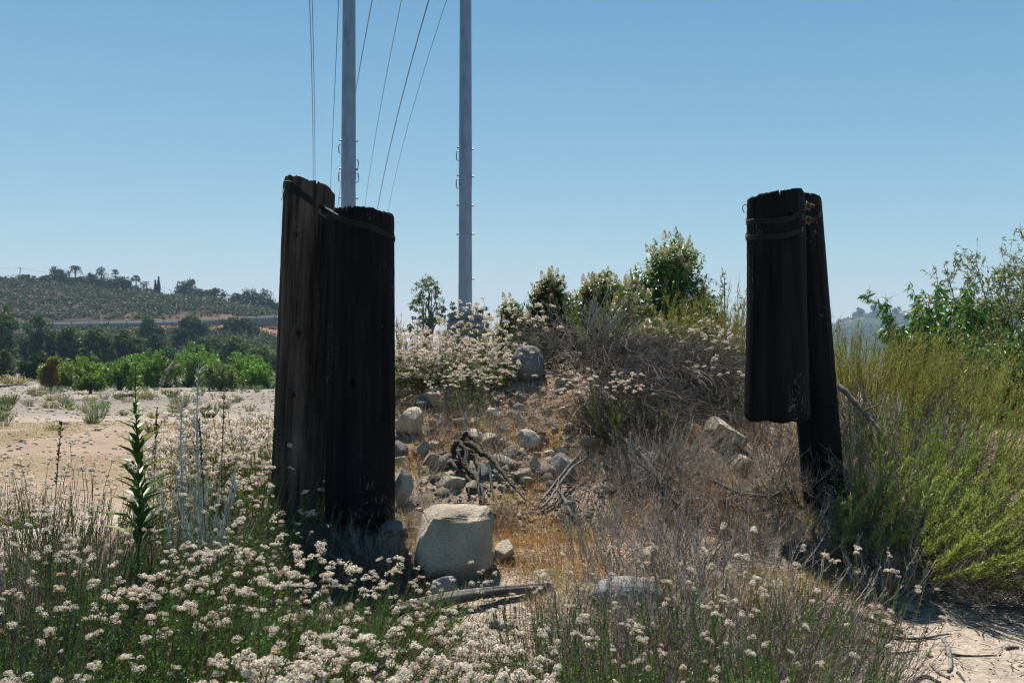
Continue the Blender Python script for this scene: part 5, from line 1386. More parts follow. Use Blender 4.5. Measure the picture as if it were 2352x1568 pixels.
# gnarled root crown
rc = gp(1078, 1062, .06); rt = root('root_stump', tuple(rc), 'gnarled charred root stump with twisted arms above the blocky boulder', 'root stump')
def arm(pts, a, b, sd_, col=(.06, .054, .05)):
    a *= 1.0; b *= .6; q = [np.array(p)-rc for p in pts]; branch(q, a, b, None, 'root_arm', col, 30, 8, sd_, 0, parent=rt, wob=.6, mat=M_BARK)
arm([gp(1040, 1062, .05), gp(1048, 1058, .14), gp(1065, 1068, .14), gp(1072, 1095, .08), gp(1090, 1112, .06), gp(1108, 1140, .04), gp(1110, 1165, .02)], .026, .016, 1)
arm([gp(1062, 1056, .10), gp(1080, 1065, .15), gp(1105, 1078, .12), gp(1132, 1092, .11), gp(1158, 1118, .08), gp(1185, 1142, .06), gp(1208, 1163, .04)], .030, .012, 2)
arm([gp(1035, 1060, .02), gp(1036, 1080, .06), gp(1050, 1093, .05), gp(1068, 1100, .05), gp(1080, 1120, .04), gp(1075, 1150, .03)], .02, .012, 3)
arm([gp(1058, 1054, .12), gp(1070, 1052, .2), gp(1085, 1058, .16), gp(1098, 1062, .1)], .024, .012, 4)
arm([gp(1090, 1075, .1), gp(1100, 1100, .08), gp(1098, 1130, .06), gp(1102, 1160, .03)], .016, .010, 5)
arm([gp(1060, 1070, .1), gp(1052, 1085, .15), gp(1062, 1100, .12), gp(1078, 1108, .08)], .018, .011, 6)
arm([gp(1125, 1100, .08), gp(1130, 1130, .03), gp(1140, 1160, .02), gp(1150, 1180, .01)], .012, .006, 7)
for k, (pts, a, b, lb) in enumerate([
  ([gp(1350, 1085, .1), gp(1310, 1115, .12), gp(1265, 1165, .06), gp(1240, 1180, .03)], .012, .008, 'dead branch slanting down left to the root hollow'),
  ([gp(1330, 1075, .1), gp(1290, 1120, .1), gp(1240, 1170, .05)], .010, .006, 'thinner dead branch parallel to the one at the root hollow'),
  ([gp(1290, 1148, .04), gp(1315, 1195, .03), gp(1322, 1202, .02)], .016, .01, 'short thick stick below the root hollow'),
  ([gp(1318, 1200, .02), gp(1335, 1215, .02), gp(1350, 1222, .02)], .018, .01, 'small stub of wood right of the short thick stick'),
  ([gp(1640, 1138, .1), gp(1700, 1165, .1), gp(1760, 1160, .06), gp(1800, 1150, .05)], .016, .01, 'dark crooked branch in the brush left of the leaning post'),
  ([P(1925, 885, 7.7), P(1965, 925, 7.6), P(2000, 965, 7.5), P(2035, 1005, 7.4)], .022, .014, 'pale crooked branch beside the leaning post at mid height'),
 ]): branch(pts, a, b, lb, seed=20+k, twigs=2, name='branch')
# sticks on the sand
ST = [([(1930, 1408), (1990, 1425), (2050, 1447), (2095, 1462)], .016, .008, 'longest dark stick on the sand at the lower right'),
 ([(1985, 1440), (2010, 1462), (2060, 1470), (2115, 1470), (2180, 1462)], .014, .004, 'dark forked stick just below the longest one'),
 ([(2165, 1470), (2178, 1495), (2184, 1530), (2178, 1545)], .012, .009, 'grey stick pointing down at the end of the forked stick'),
 ([(2140, 1530), (2158, 1548), (2180, 1560)], .014, .008, 'curved piece of bark beside the grey stick pointing down'),
 ([(1900, 1520), (1960, 1500), (2040, 1505), (2110, 1500)], .008, .004, 'thin curved dark stick across the sand below the forked one'),
 ([(2170, 1505), (2230, 1508), (2290, 1506)], .007, .003, 'thin straight dark stick at the right on the sand'),
 ([(2225, 1440), (2240, 1448), (2250, 1462)], .006, .004, 'short slanting twig on the open sand'),
 ([(2310, 1495), (2340, 1490)], .010, .005, 'dark chip of wood near the right edge on the sand'),
 ([(2200, 1548), (2215, 1566)], .008, .005, 'short dark twig near the bottom right corner'),
 ([(2085, 1578), (2120, 1556), (2160, 1572)], .010, .006, 'bent twig at the bottom edge of the sand'),
 ([(2260, 1395), (2310, 1402), (2352, 1400)], .012, .008, 'dark stick at the right edge below the bush'),
 ([(2150, 1380), (2210, 1388), (2290, 1384)], .010, .005, 'dark stick in the litter below the right bush'),
 ([(1960, 1480), (1985, 1476), (2010, 1484)], .018, .010, 'reddish brown piece of bark on the sand'),
 ([(1800, 1350), (1860, 1372), (1910, 1385)], .012, .006, 'dark stick in the dry grass left of the sand'),
 ([(1130, 1438), (1160, 1446), (1190, 1450)], .022, .014, 'dark broken chunk of wood below the grey log')]
for k, (pts, a, b, lb) in enumerate(ST):
    q = [ground_hit(x, y, 3.3)+np.array([0, 0, a*.7]) for x, y in pts]
    branch(q, a, b, lb, 'stick', (.22, .11, .06) if 'reddish' in lb else ((.20, .185, .175) if 'grey' in lb else (.07, .065, .06)), K=14, seed=40+k, twigs=2 if k in (0, 1, 4) else 0, cat='stick')
# weathered log
def log(p0, p1, r0, r1, label, seed):
    A = np.array(p0); B_ = np.array(p1); L = np.linalg.norm(B_-A); nt, nz = 60, 60; r = np.random.default_rng(seed)
    TH, ZZ = np.meshgrid(np.linspace(0, 6.283, nt, endpoint=False), np.linspace(0, 1, nz)); R = r0+(r1-r0)*ZZ
    for k in range(26):
        c = r.uniform(0, 6.28); R = R-r.uniform(.002, .010)*np.exp(-(((TH-c-.2*ZZ+math.pi) % 6.283-math.pi)/r.uniform(.04, .1))**2)
    R = R*(1+.12*(fbm(np.stack([np.cos(TH), np.sin(TH), ZZ*5], -1), 3, seed)-.5)); R[0] *= .6; R[-1] *= .5
    Zl = ZZ*L+.05*(vnoise(np.stack([TH*4, ZZ*0, ZZ*0], -1), seed)-.5)*np.abs(ZZ*2-1)**8
    V = np.stack([np.cos(TH)*R, np.sin(TH)*R*.8+.02*np.sin(ZZ*4), Zl], -1).reshape(-1, 3); i = np.arange(nt*nz).reshape(nz, nt); n = np.roll(i, -1, 1)
    g = Geo().add(V, np.stack([i[:-1], n[:-1], n[1:], i[1:]], -1).reshape(-1, 4))
    for row in (0, nz-1): g.add(np.concatenate([V.reshape(nz, nt, 3)[row], [[0, 0, Zl[row].mean()]]]), None, [(k, (k+1) % nt, nt) for k in range(nt)])
    o = link('log', g.mesh('log', M_WOOD_LOG, True), None, A); o.rotation_euler = Vector(B_-A).to_track_quat('Z', 'Y').to_euler(); tag(o, label, 'log')
log(ground_hit(905, 1428)+[0, 0, .05], ground_hit(1262, 1352)+[0, 0, .03], .055, .03, 'long weathered grey log lying in front of the blocky boulder', 1)
log(ground_hit(915, 1462)+[0, 0, .04], ground_hit(985, 1435)+[0, 0, .05], .045, .03, 'short split chunk of grey log below the long one', 2)
# driftwood snag in the wash
rt = branch([P(368, 885, 62.), P(380, 858, 62.), P(392, 843, 62.), P(402, 828, 62.)], .16, .07, 'bare forked driftwood snag leaning in front of the tallest willow', 'snag', (.30, .25, .21), seed=3, cat='snag', mat=M_BARK)
q = [P(391, 844, 62.), P(402, 841, 62.), P(413, 838, 62.)]; o0 = P(368, 885, 62.)
branch([x-o0 for x in q], .09, .05, None, 'fork', (.30, .25, .21), parent=rt, seed=4, mat=M_BARK)
for k, (a, b, lb) in enumerate((((265, 915), (335, 912), 'dark log lying across the wash behind the tall weed'), ((0, 890), (60, 876), 'grey branch of driftwood at the left edge of the wash'), ((325, 887), (348, 886), 'small dark log at the foot of the willows'))):
    pa, pb = ground_hit(*a, 10, 90), ground_hit(*b, 10, 90); branch([pa+[0, 0, .1], (pa+pb)/2+[0, 0, .18], pb+[0, 0, .1]], .13, .07, lb, 'driftwood', (.10, .085, .08), seed=60+k, twigs=5, cat='driftwood')

# ------------------------------------------------------------------ tall green weed and silvery weed
def tall_weed():
    d = 5.5; x = X(312, d); z = hz(x, d); top = P(316, 832, d)[2]; H = top-z; r = np.random.default_rng(3)
    rt = root('tall_weed', (x, d, z), 'tall single stemmed weed with long dark green leaves before the tan flat', 'weed')
    s = np.linspace(0, 1, 14); p = np.stack([.015*np.sin(s*5)+X(5, d)*0+s*.012, .02*np.sin(s*3), s*H], 1)
    link('stem', tubes(p[None], np.linspace(.008, .0022, 14)[None], 6, (.05, .075, .03)).mesh('stem', M_LEAF, True), rt)
    n = 74; t = np.linspace(.26, .88, n); c, T = along(p[None], np.zeros(n, int), t); a = np.arange(n)*2.399+r.normal(0, .25, n)
    el = r.uniform(.55, 1.0, n); o = np.stack([np.cos(a)*np.cos(el), np.sin(a)*np.cos(el), np.sin(el)], 1); Wd = norm(np.cross(o, [0, 0, 1.]))
    L = np.interp(t, [.40, .55, .72, .88], [.22, .20, .13, .05])*r.uniform(.85, 1.15, n)
    L = L*r.uniform(.7, 1.1, n); link('leaves', leaffold(c, o, Wd, L, L*.27, cvar(r, (.06, .12, .04), n, .4, (.16, .17, .06), .15), .2).mesh('leaves', M_LEAF), rt)
    n = 60; t = r.uniform(.78, 1, n); c, T = along(p[None], np.zeros(n, int), t); D = norm(T+rdir(r, n)*.9)
    link('buds', leaffold(c, D, norm(np.cross(D, rdir(r, n))), r.uniform(.012, .035, n), .008, cvar(r, (.08, .11, .05), n, .3)).mesh('buds', M_LEAF), rt)
tall_weed()
def silver_weed(px, d, pytop, label, seed, n=7):
    x = X(px, d); z = hz(x, d); H = P(px, pytop, d)[2]-z; r = np.random.default_rng(seed)
    rt = root('silvery_weed', (x, d, z), label, 'weed', 'silvery weeds'); K = 9
    p = stems(r, n, .03, H*.75, .3, (0, 0), K=K, curve=.6); s = np.linspace(0, 1, K); p[0] = np.stack([.01*np.sin(s*6), 0*s, s*H], 1)
    g = tubes(p, np.linspace(.007, .003, K)[None]*np.ones((n, 1)), 4, (.38, .39, .36))
    q = side(r, p, 7, .16, ang=.5, t0=.15, t1=.8); g.merge(tubes(q, .0015, 3, (.27, .29, .26)))
    link('stem', g.mesh('stem', M_TWIG), rt)
    P2 = np.concatenate([p[:, ::2][:, :4], q]); m = len(P2)*11; i = np.repeat(np.arange(len(P2)), 11); t = r.uniform(.1, 1, m)
    c, T = along(P2, i, t); D = norm(T*.9+rdir(r, m)*.7+[0, 0, .25])
    m2 = 90; t2 = r.uniform(.45, 1, m2); c2, T2 = along(p[:1], np.zeros(m2, int), t2); D2 = norm(T2*.6+rdir(r, m2))
    c = np.concatenate([c, c2]); D = np.concatenate([D, D2]); m = len(c)
    link('leaves', leaffold(c, D, norm(np.cross(D, rdir(r, m))), r.uniform(.03, .065, m), .0065, cvar(r, (.50, .52, .48), m, .2), -.15).mesh('leaves', M_TWIG), rt)
silver_weed(457, 5.9, 846, 'tall silvery grey weed standing alone against the dry wash', 2, 9)
silver_weed(420, 6.4, 925, 'shorter silvery weed at the left foot of the tall silvery one', 5, 6)
# dark dry seed stalks
def seed_stalk(px, d, pytop, dx, label, seed):
    x = X(px, d); z = hz(x, d); H = P(px, pytop, d)[2]-z; r = np.random.default_rng(seed); s = np.linspace(0, 1, 9)
    p = np.stack([dx*s**1.5, 0*s, s*H], 1); g = tubes(p[None], .0022, 4, (.05, .045, .045))
    n = 60; t = r.uniform(.72, 1, n); c, T = along(p[None], np.zeros(n, int), t); D = norm(T+rdir(r, n)); g.merge(leafq(c, D, norm(np.cross(D, rdir(r, n))), .018, .010, cvar(r, (.05, .045, .045), n, .3)))
    tag(link('seed_stalk', g.mesh('seed_stalk', M_TWIG), None, (x, d, z)), label, 'dry stalk', 'dark dry seed stalks')
seed_stalk(115, 5.0, 968, .06, 'dark dry seed stalk leaning right at the left edge of the tan flat', 1)
seed_stalk(350, 5.9, 935, .03, 'thin dark stalk just right of the tall leafy weed', 2)
seed_stalk(478, 5.8, 965, -.05, 'dark curved stalk right of the silvery weed', 3)
seed_stalk(508, 6.4, 905, .02, 'thin dark stalk midway between the silvery weed and the posts', 4)

# ------------------------------------------------------------------ feathery sagebrush
def feather_geo(r, p, per, sideL, nl, leafL, leafw, col, tc=(.12, .12, .05), rad=.0022, alt=(.2, .19, .06), palt=.2, t0=.25):
    """p: main stems -> side plumes -> thread leaves"""
    n, K = p.shape[:2]; g = tubes(p, np.linspace(rad*1.6, rad*.6, K)[None]*np.ones((n, 1)), 3, cvar(r, tc, n, .3))
    q = side(r, p, per, sideL, t0=t0, t1=1.0, ang=.38, up=.12, wob=.04); tg = tubes(q, rad*.4, 3, cvar(r, tc, len(q), .3))
    m = len(q)*nl; i = np.repeat(np.arange(len(q)), nl); t = r.uniform(.05, 1, m); c, T = along(q, i, t)
    D = norm(T*1.1+rdir(r, m)*.75); cc = np.repeat(cvar(r, col, len(q), .25, alt, palt), nl, 0)*(1+.2*r.uniform(-1, 1, (m, 1)))
    lg = leafq(c, D, norm(np.cross(D, rdir(r, m))), leafL*r.uniform(.5, 1.2, m), leafw, np.clip(cc, .003, 1))
    m = n*nl*3; i = np.repeat(np.arange(n), nl*3); t = r.uniform(.35, 1, m); c, T = along(p, i, t); D = norm(T+rdir(r, m)*.8)
    lg.merge(leafq(c, D, norm(np.cross(D, rdir(r, m))), leafL*r.uniform(.5, 1.2, m), leafw, cvar(r, col, m, .3)))
    return g.merge(tg), lg
def sage(px, d, n, L, spread, lean, label, seed, col=(.26, .34, .065), per=26, sideL=.16, nl=9, base_r=.2, leafL=.024, leafw=.0033, name='sagebrush', dz=0, xs=1.0, curve=.6, **kw):
    r = np.random.default_rng(seed); x, y = at(px, d); rt = root(name, (x, y, hz(x, y)+dz), label, 'bush', 'feathery green bushes')
    p = stems(r, n, base_r, L, spread, lean, K=9, curve=curve, wob=.015); p[..., 0] *= xs
    s, l = feather_geo(r, p, per, sideL, nl, leafL, leafw, col, **kw)
    link('branches', s.mesh('branches', M_TWIG), rt); link('leaves', l.mesh('leaves', M_LEAF), rt); return rt
# prostrate, right-sweeping plumes in front
sage(2080, 6.2, 120, .85, 1.2, (.62, -.12), 'bright yellow green feathery bush sweeping to the right edge', 1, base_r=.3, per=48, sideL=.085, nl=11, col=(.28, .315, .10))
sage(2240, 6.1, 110, .80, 1.35, (.55, -.2), 'bright feathery bush cut by the right edge above the sand', 2, base_r=.3, per=48, sideL=.085, nl=11, col=(.26, .30, .09))
sage(2085, 6.6, 30, .95, .5, (.12, .0), 'upright green feathery sprays rising just right of the leaning post', 3, base_r=.22, col=(.13, .22, .05))
sage(2200, 7.2, 80, 1.0, .9, (.35, 0), 'taller feathery bush behind the bright sweeping one', 4, base_r=.35, col=(.24, .29, .06), alt=(.32, .25, .09), palt=.3)
sage(2300, 7.3, 80, 1.0, .95, (.3, 0), 'feathery bush behind at the right edge of the photo', 5, base_r=.35, col=(.24, .29, .06))
sage(1990, 9.2, 90, 1.0, .75, (.12, 0), 'tall olive feathery bush with rusty tips right of the leaning post', 6, base_r=.45, col=(.25, .26, .065), alt=(.32, .24, .10), palt=.35, sideL=.2)
sage(2110, 8.9, 90, 1.0, .85, (.22, 0), 'rusty olive feathery bush in front of the leafy young tree', 7, base_r=.45, col=(.25, .26, .065), alt=(.33, .23, .10), palt=.35, sideL=.2)
sage(2250, 9.0, 70, .9, .9, (.2, 0), 'pale olive feathery bush below the right hand tree', 8, base_r=.45, col=(.25, .29, .08), sideL=.2)
sage(1925, 9.3, 60, .75, .7, (.1, 0), 'olive brush directly right of the leaning post', 20, base_r=.4, col=(.22, .22, .06), alt=(.3, .22, .1), palt=.35, sideL=.2)
sage(2010, 11.0, 80, 1.1, .9, (.1, 0), 'olive brush seen through the gap right of the leaning post', 21, base_r=.7, col=(.18, .19, .06), sideL=.2)
sage(1945, 6.7, 6, .75, .9, (-.05, -.1), 'dark green feathery sprig crossing the foot of the leaning post', 9, base_r=.05, col=(.05, .10, .025), per=18)
sage(662, 6.6, 12, .42, .75, (.05, -.05), 'small bright green sprig at the foot of the weathered post', 10, base_r=.06, col=(.09, .15, .03), per=12, sideL=.09, leafL=.02)
sage(715, 6.5, 8, .35, .9, (.1, -.05), 'low green sprig right of the bright one at the post foot', 11, base_r=.05, col=(.06, .10, .03), per=12, sideL=.08, leafL=.018)
sage(425, 6.9, 16, .75, .4, (0, 0), 'olive green upright broom between the two weeds on the left', 12, base_r=.12, col=(.12, .13, .04), per=16, sideL=.10)
sage(215, 6.6, 14, .6, .5, (.05, 0), 'yellow green upright broom low against the tan flat', 13, base_r=.12, col=(.13, .13, .04), per=14, sideL=.09)
sage(1650, 10.6, 50, 1.0, .7, (.05, 0), 'golden green brush on the crest left of the hanging timber', 14, base_r=.5, col=(.24, .22, .05), alt=(.24, .14, .05), palt=.45, sideL=.2)
sage(1590, 10.8, 40, .7, .8, (.05, 0), 'golden green brush below the tall sumac', 15, base_r=.45, col=(.2, .22, .05), alt=(.24, .14, .05), palt=.35, sideL=.2)
sage(1700, 9.6, 40, .85, .8, (.05, 0), 'olive brush touching the hanging timber', 16, base_r=.4, col=(.17, .18, .05), alt=(.2, .14, .05), palt=.35, sideL=.18)
sage(1455, 10.2, 30, .75, .8, (.05, 0), 'yellow green low bush at the foot of the sumacs', 17, base_r=.4, col=(.2, .25, .06), sideL=.15)
sage(960, 10.0, 40, .75, 1.0, (.0, 0), 'fine leaved green bush behind the black post on the mound', 18, base_r=.4, col=(.075, .11, .035), sideL=.15)
sage(1420, 8.0, 16, .6, .9, (.1, -.2), 'dark green fine leaved sprig hanging over the brush pile edge', 19, base_r=.15, col=(.05, .075, .025), sideL=.1, per=14, leafL=.02)

# ------------------------------------------------------------------ sumac bushes with cream panicles
def sumac(px0, px1, pytop, d, label, seed, npan=60, zadd=0., col=(.08, .145, .03), pyb=None, dens=1.0, alt=(.12, .10, .025)):
    pytop += 32; r = np.random.default_rng(seed); xc = X((px0+px1)/2, d); w = PX(px1-px0, d)/2*1.3; z = hz(xc, d)+zadd; ztop = CAMZ+(830-pytop)/F0*d; H = ztop-z
    rt = root('sumac_bush', (xc, d, z), label, 'bush', 'sumac bushes with cream flower spikes')
    zb = -.05*H; ells = [(0, 0, zb+(H-zb)*.42, w*.85, w*.8, (H-zb)*.42), (w*.1, 0, zb+(H-zb)*.66, w*.6, w*.6, (H-zb)*.33), (-w*.45, .1, H*.42, w*.5, w*.5, H*.25), (w*.5, -.1, H*.45, w*.48, w*.5, H*.26)]
    ells.append((w*.12, 0, H*.80, w*.46, w*.46, H*.20)); ells.append((-w*.3, 0, H*.62, w*.5, w*.5, H*.24))
    lg = Geo(); vol = np.array([e[3]*e[5] for e in ells]); vol /= vol.sum(); tips = []; dirs = []
    for e, v in zip(ells, vol):
        n = int(800*v*dens)+4; dd = rdir(r, n); rad = r.uniform(.25, 1, (n, 1))**.4; c = np.array(e[:3])+dd*rad*np.array(e[3:])
        ax = norm(dd*np.array([.7, .7, .35])+np.array([0, 0, .75])+.35*rdir(r, n)); tips.append(c+ax*.1); dirs.append(ax)
        m = 17; t = r.uniform(-.7, 1, (n, m, 1)); pp = (c[:, None]+ax[:, None]*t*.12).reshape(-1, 3); A2 = np.repeat(ax, m, 0)
        rr = rdir(r, n*m); rr = norm(rr-A2*(rr*A2).sum(1, keepdims=True)); D = norm(rr+A2*.75-np.array([0, 0, .15])); Wd = norm(np.cross(D, A2))
        s = r.uniform(.05, .085, n*m); cc = np.repeat(cvar(r, col, n, .25, alt, .16), m, 0)*(1+.25*r.uniform(-1, 1, (n*m, 1)))
        lg.merge(leaffold(pp, D, Wd, s, s*.38, np.clip(cc, .003, 1), .2))
    link('leaves', lg.mesh('leaves', M_SHINY, True), rt)
    tips = np.concatenate(tips); dirs = np.concatenate(dirs); sc = (tips[:, 1]*-1)*.5+tips[:, 2]*.6+r.uniform(0, .5, len(tips)); k = np.argsort(-sc)[:npan]
    pan = []
    for v in range(3):
        g = Geo(); m = 150; t = r.random(m)**.8; a = r.uniform(0, 6.28, m); rad = .30*(1-t)**.7*r.uniform(.3, 1.1, m)
        p = np.stack([np.cos(a)*rad, np.sin(a)*rad, t], 1); D = norm(np.stack([np.cos(a), np.sin(a), .9+0*a], 1)+.4*rdir(r, m))
        g.merge(leafq(p, D, norm(np.cross(D, rdir(r, m))), .13*r.uniform(.6, 1.2, m), .075, cvar(r, (.50, .45, .28), m, .2, (.36, .28, .13), .2))); pan.append(g.mesh('flower_spike', M_PETAL))
    for j in k:
        o = link('flower_spike', pan[r.integers(3)], rt, tips[j]); s = r.uniform(.08, .135); o.scale = (s, s, s)
        o.rotation_euler = Vector(dirs[j]+np.array([0, 0, .6])).to_track_quat('Z', 'Y').to_euler()
    e = tips[r.choice(len(tips), 26, replace=False)]
    link('trunk', limb_geo(r, (0, 0, 0), e, .02, .005, (.10, .08, .07)).mesh('trunk', M_BARK), rt)
sumac(1440, 1632, 522, 13.5, 'tallest dark green sumac with cream flower spikes at the top of the mound', 1, 50, alt=(.17, .2, .04), col=(.085, .16, .03), dens=1.3)
sumac(1395, 1500, 650, 12.5, 'low sumac joining the tallest one on its left', 5, 30)
sumac(1385, 1500, 628, 13.4, 'sumac filling the gap between the middle one and the tallest one', 7, 34, col=(.08, .14, .03))
sumac(1310, 1440, 606, 13.0, 'middle sumac behind the leafless shrub', 2, 40, dens=1.3, col=(.10, .16, .03), alt=(.2, .16, .04))
sumac(1215, 1300, 612, 13.0, 'leftmost full sumac with brownish flower spikes behind the leafless shrub', 3, 36, col=(.085, .12, .028), alt=(.2, .15, .04))
sumac(1150, 1195, 672, 12.5, 'small sumac shoot between the steel pole and the leafless shrub', 4, 12, dens=.35)
sumac(1450, 1560, 725, 11.6, 'low bright green sumac with pale spikes under the tallest one', 6, 26, col=(.09, .14, .035), dens=.6)
# thin leafed saplings
def sapling(px, d, pytop, w, label, seed, n=16, col=(.06, .10, .03), leafL=.05, leafw=.014, name='young_tree', per=8, nl=9, spread=.55, droop=.1, alt=(.25, .24, .1), palt=.1, lean=(0, 0), group=None, sideL=.35, fold=True, bark=(.14, .12, .10), mat=None, L=None, cat='tree'):
    r = np.random.default_rng(seed); x, y = at(px, d); z = hz(x, y) if d < 30 else -.7; H = P(px, pytop, d)[2]-z; rt = root(name, (x, y, z), label, cat, group)
    p = stems(r, n, .12*w, H, spread, lean, K=9, curve=.4, wob=.05, Lvar=.5); p[0] = np.stack([np.linspace(0, lean[0], 9)*H, 0*np.arange(9), np.linspace(0, H, 9)], 1)
    q = side(r, p, per, sideL, t0=.3, t1=1, ang=.75, up=.15, K=5, wob=.1); q2 = side(r, q, 3, sideL*.5, t0=.2, t1=1, ang=.7, up=.0, K=4, wob=.1)
    g = tubes(p, np.linspace(.016, .004, 9)[None]*np.ones((n, 1))*max(1, H/2.5), 5, bark); g.merge(tubes(q, .003*max(1, H/2.5), 3, bark)); g.merge(tubes(q2, .0018*max(1, H/2.5), 3, bark))
    link('branches', g.mesh('branches', M_BARK), rt); lg = Geo()
    for qq, k in ((q, nl), (q2, nl)):
        m = len(qq)*k; i = np.repeat(np.arange(len(qq)), k); t = r.uniform(.1, 1, m); c, T = along(qq, i, t); D = norm(T*.6+rdir(r, m)*.8+np.array([0, 0, -droop*4]))
        cc = cvar(r, col, m, .3, alt, palt); W_ = norm(np.cross(D, rdir(r, m))); s = leafL*r.uniform(.6, 1.3, m)
        lg.merge(leaffold(c, D, W_, s, s*leafw/leafL, cc, .2) if fold else leafq(c, D, W_, s, s*leafw/leafL, cc))
    link('leaves', lg.mesh('leaves', mat or M_SHINY, True), rt); return rt
sapling(1665, 11.5, 640, .5, 'wispy thin leaved sapling showing sky through it left of the hanging timber', 1, n=9, per=6, nl=4, col=(.08, .13, .05), spread=.45, alt=(.4, .38, .15), palt=.2, leafL=.045)
sapling(2150, 13.0, 668, 1.5, 'young leafy tree with drooping leaves above the feathery bushes', 2, n=26, per=9, nl=8, col=(.055, .14, .03), spread=.45, droop=.25, leafL=.10, leafw=.024, sideL=.5)
sapling(2250, 12.5, 735, 1.7, 'dark leafy tree with drooping leaves beside the taller airy one', 3, n=30, per=10, nl=8, col=(.035, .10, .02), spread=.75, droop=.25, leafL=.10, leafw=.025, sideL=.5)
sapling(2350, 11.5, 790, 1.6, 'dark green drooping foliage at the right edge', 4, n=30, per=10, nl=8, col=(.035, .095, .02), spread=.9, droop=.25, leafL=.10, leafw=.025, sideL=.5)
sapling(2395, 15.5, 545, 1.5, 'tall airy tree with small greyish leaves at the right edge', 5, n=70, per=16, nl=12, col=(.10, .14, .05), spread=.72, droop=.05, leafL=.065, leafw=.018, sideL=.75, alt=(.26, .22, .13), palt=.22, lean=(-.02, 0))

# ------------------------------------------------------------------ small plants out on the wash
TP = {}
def tuft(seed, n, h, spread, col, leaves=0, alt=None):
    r = np.random.default_rng(seed); p = stems(r, n, .25*h, h, spread, K=5, curve=.4); g = tubes(p, np.linspace(.012, .005, 5)[None]*np.ones((n, 1)), 3, cvar(r, col, n, .3, alt, .3))
    m = n*12; i = np.repeat(np.arange(n), 12); c, T = along(p, i, r.uniform(.2, 1, m)); D = norm(T+.6*rdir(r, m))
    g.merge(leafq(c, D, norm(np.cross(D, rdir(r, m))), .08*r.uniform(.6, 1.3, m), .025, cvar(r, col, m, .3, alt, .3))); return g.mesh('foliage', M_LEAF)
TP = [tuft(1, 50, .9, .6, (.22, .25, .20)), tuft(2, 50, .7, .9, (.13, .16, .06)), tuft(3, 36, .8, .7, (.27, .26, .23)), tuft(4, 60, .5, 1.1, (.30, .25, .17)), tuft(5, 60, .7, .7, (.09, .12, .03), alt=(.16, .13, .05))]
WT = [(20, 930, 30, 4, 'dark olive tuft of rushes at the left edge of the wash'), (85, 910, 18, 1, 'pale green tuft left of the dark log'), (135, 900, 18, 0, 'silvery tuft near the left side of the wash'), (175, 885, 22, 0, 'silvery shrub at the left foot of the willow thicket'),
 (205, 882, 24, 2, 'pale silvery shrub at the middle foot of the willow thicket'), (225, 900, 20, 0, 'silvery shrub in front of the dark log'), (148, 938, 24, 1, 'light green tuft closest to the tan flat on the left'), (240, 915, 20, 2, 'greyish dry tuft beside the dark log'),
 (262, 888, 18, 0, 'grey tuft left of the tall weed top'), (345, 885, 20, 1, 'green tuft right of the tall weed'), (378, 890, 24, 1, 'green tuft at the foot of the driftwood snag'), (425, 888, 26, 1, 'wide green tuft between the snag and the silvery weed'),
 (480, 888, 20, 1, 'green tuft right of the silvery weed'), (520, 886, 22, 0, 'silvery tuft left of the flowering bush'), (395, 912, 22, 4, 'olive tuft just left of the silvery weed'), (335, 915, 24, 3, 'straw coloured tuft right of the tall weed stem'),
 (60, 930, 16, 2, 'grey tuft between the rushes and the pale green tuft'), (110, 878, 24, 3, 'dry brown tuft left below the thicket'), (30, 880, 30, 3, 'rusty dry tuft at the far left of the wash'), (290, 925, 18, 2, 'dry grey tuft left of the tall weed stem'), (440, 925, 20, 2, 'dry grey tuft behind the silvery weed stem'), (550, 884, 20, 1, 'green tuft near the weathered post')]
for px, py, h, k, lb in WT:
    q = ground_hit(px, py, 9, 95); s = PX(h, q[1])/(.9, .7, .8, .5, .7)[k]; r = np.random.default_rng(px)
    o = link('tuft', TP[k], None, q-np.array([0, 0, .02])); o.scale = (s*1.3, s*1.3, s); o.rotation_euler = (0, 0, r.uniform(0, 6)); tag(o, lb, 'tuft', 'tufts on the dry wash')

_r = np.random.default_rng(808)
TL = ['silvery grey tuft scattered on the pale wash', 'light green tuft scattered on the pale wash', 'dry grey tuft scattered on the pale wash', 'straw coloured tuft scattered on the pale wash', 'olive tuft scattered on the pale wash']
for k in range(70):
    d = 22+58*_r.random()**.8; px = _r.uniform(-30, 625); kk = int(_r.choice(5, p=[.28, .22, .2, .2, .1])); x, y = at(px, d); s = _r.uniform(.4, 1.0)
    o = link('tuft', TP[kk], None, (x, y, hz(x, y)-.02)); o.scale = (s, s, s*_r.uniform(.7, 1.1)); o.rotation_euler = (0, 0, _r.uniform(0, 6)); tag(o, TL[kk], 'tuft', TL[kk].replace('tuft', 'tufts'))

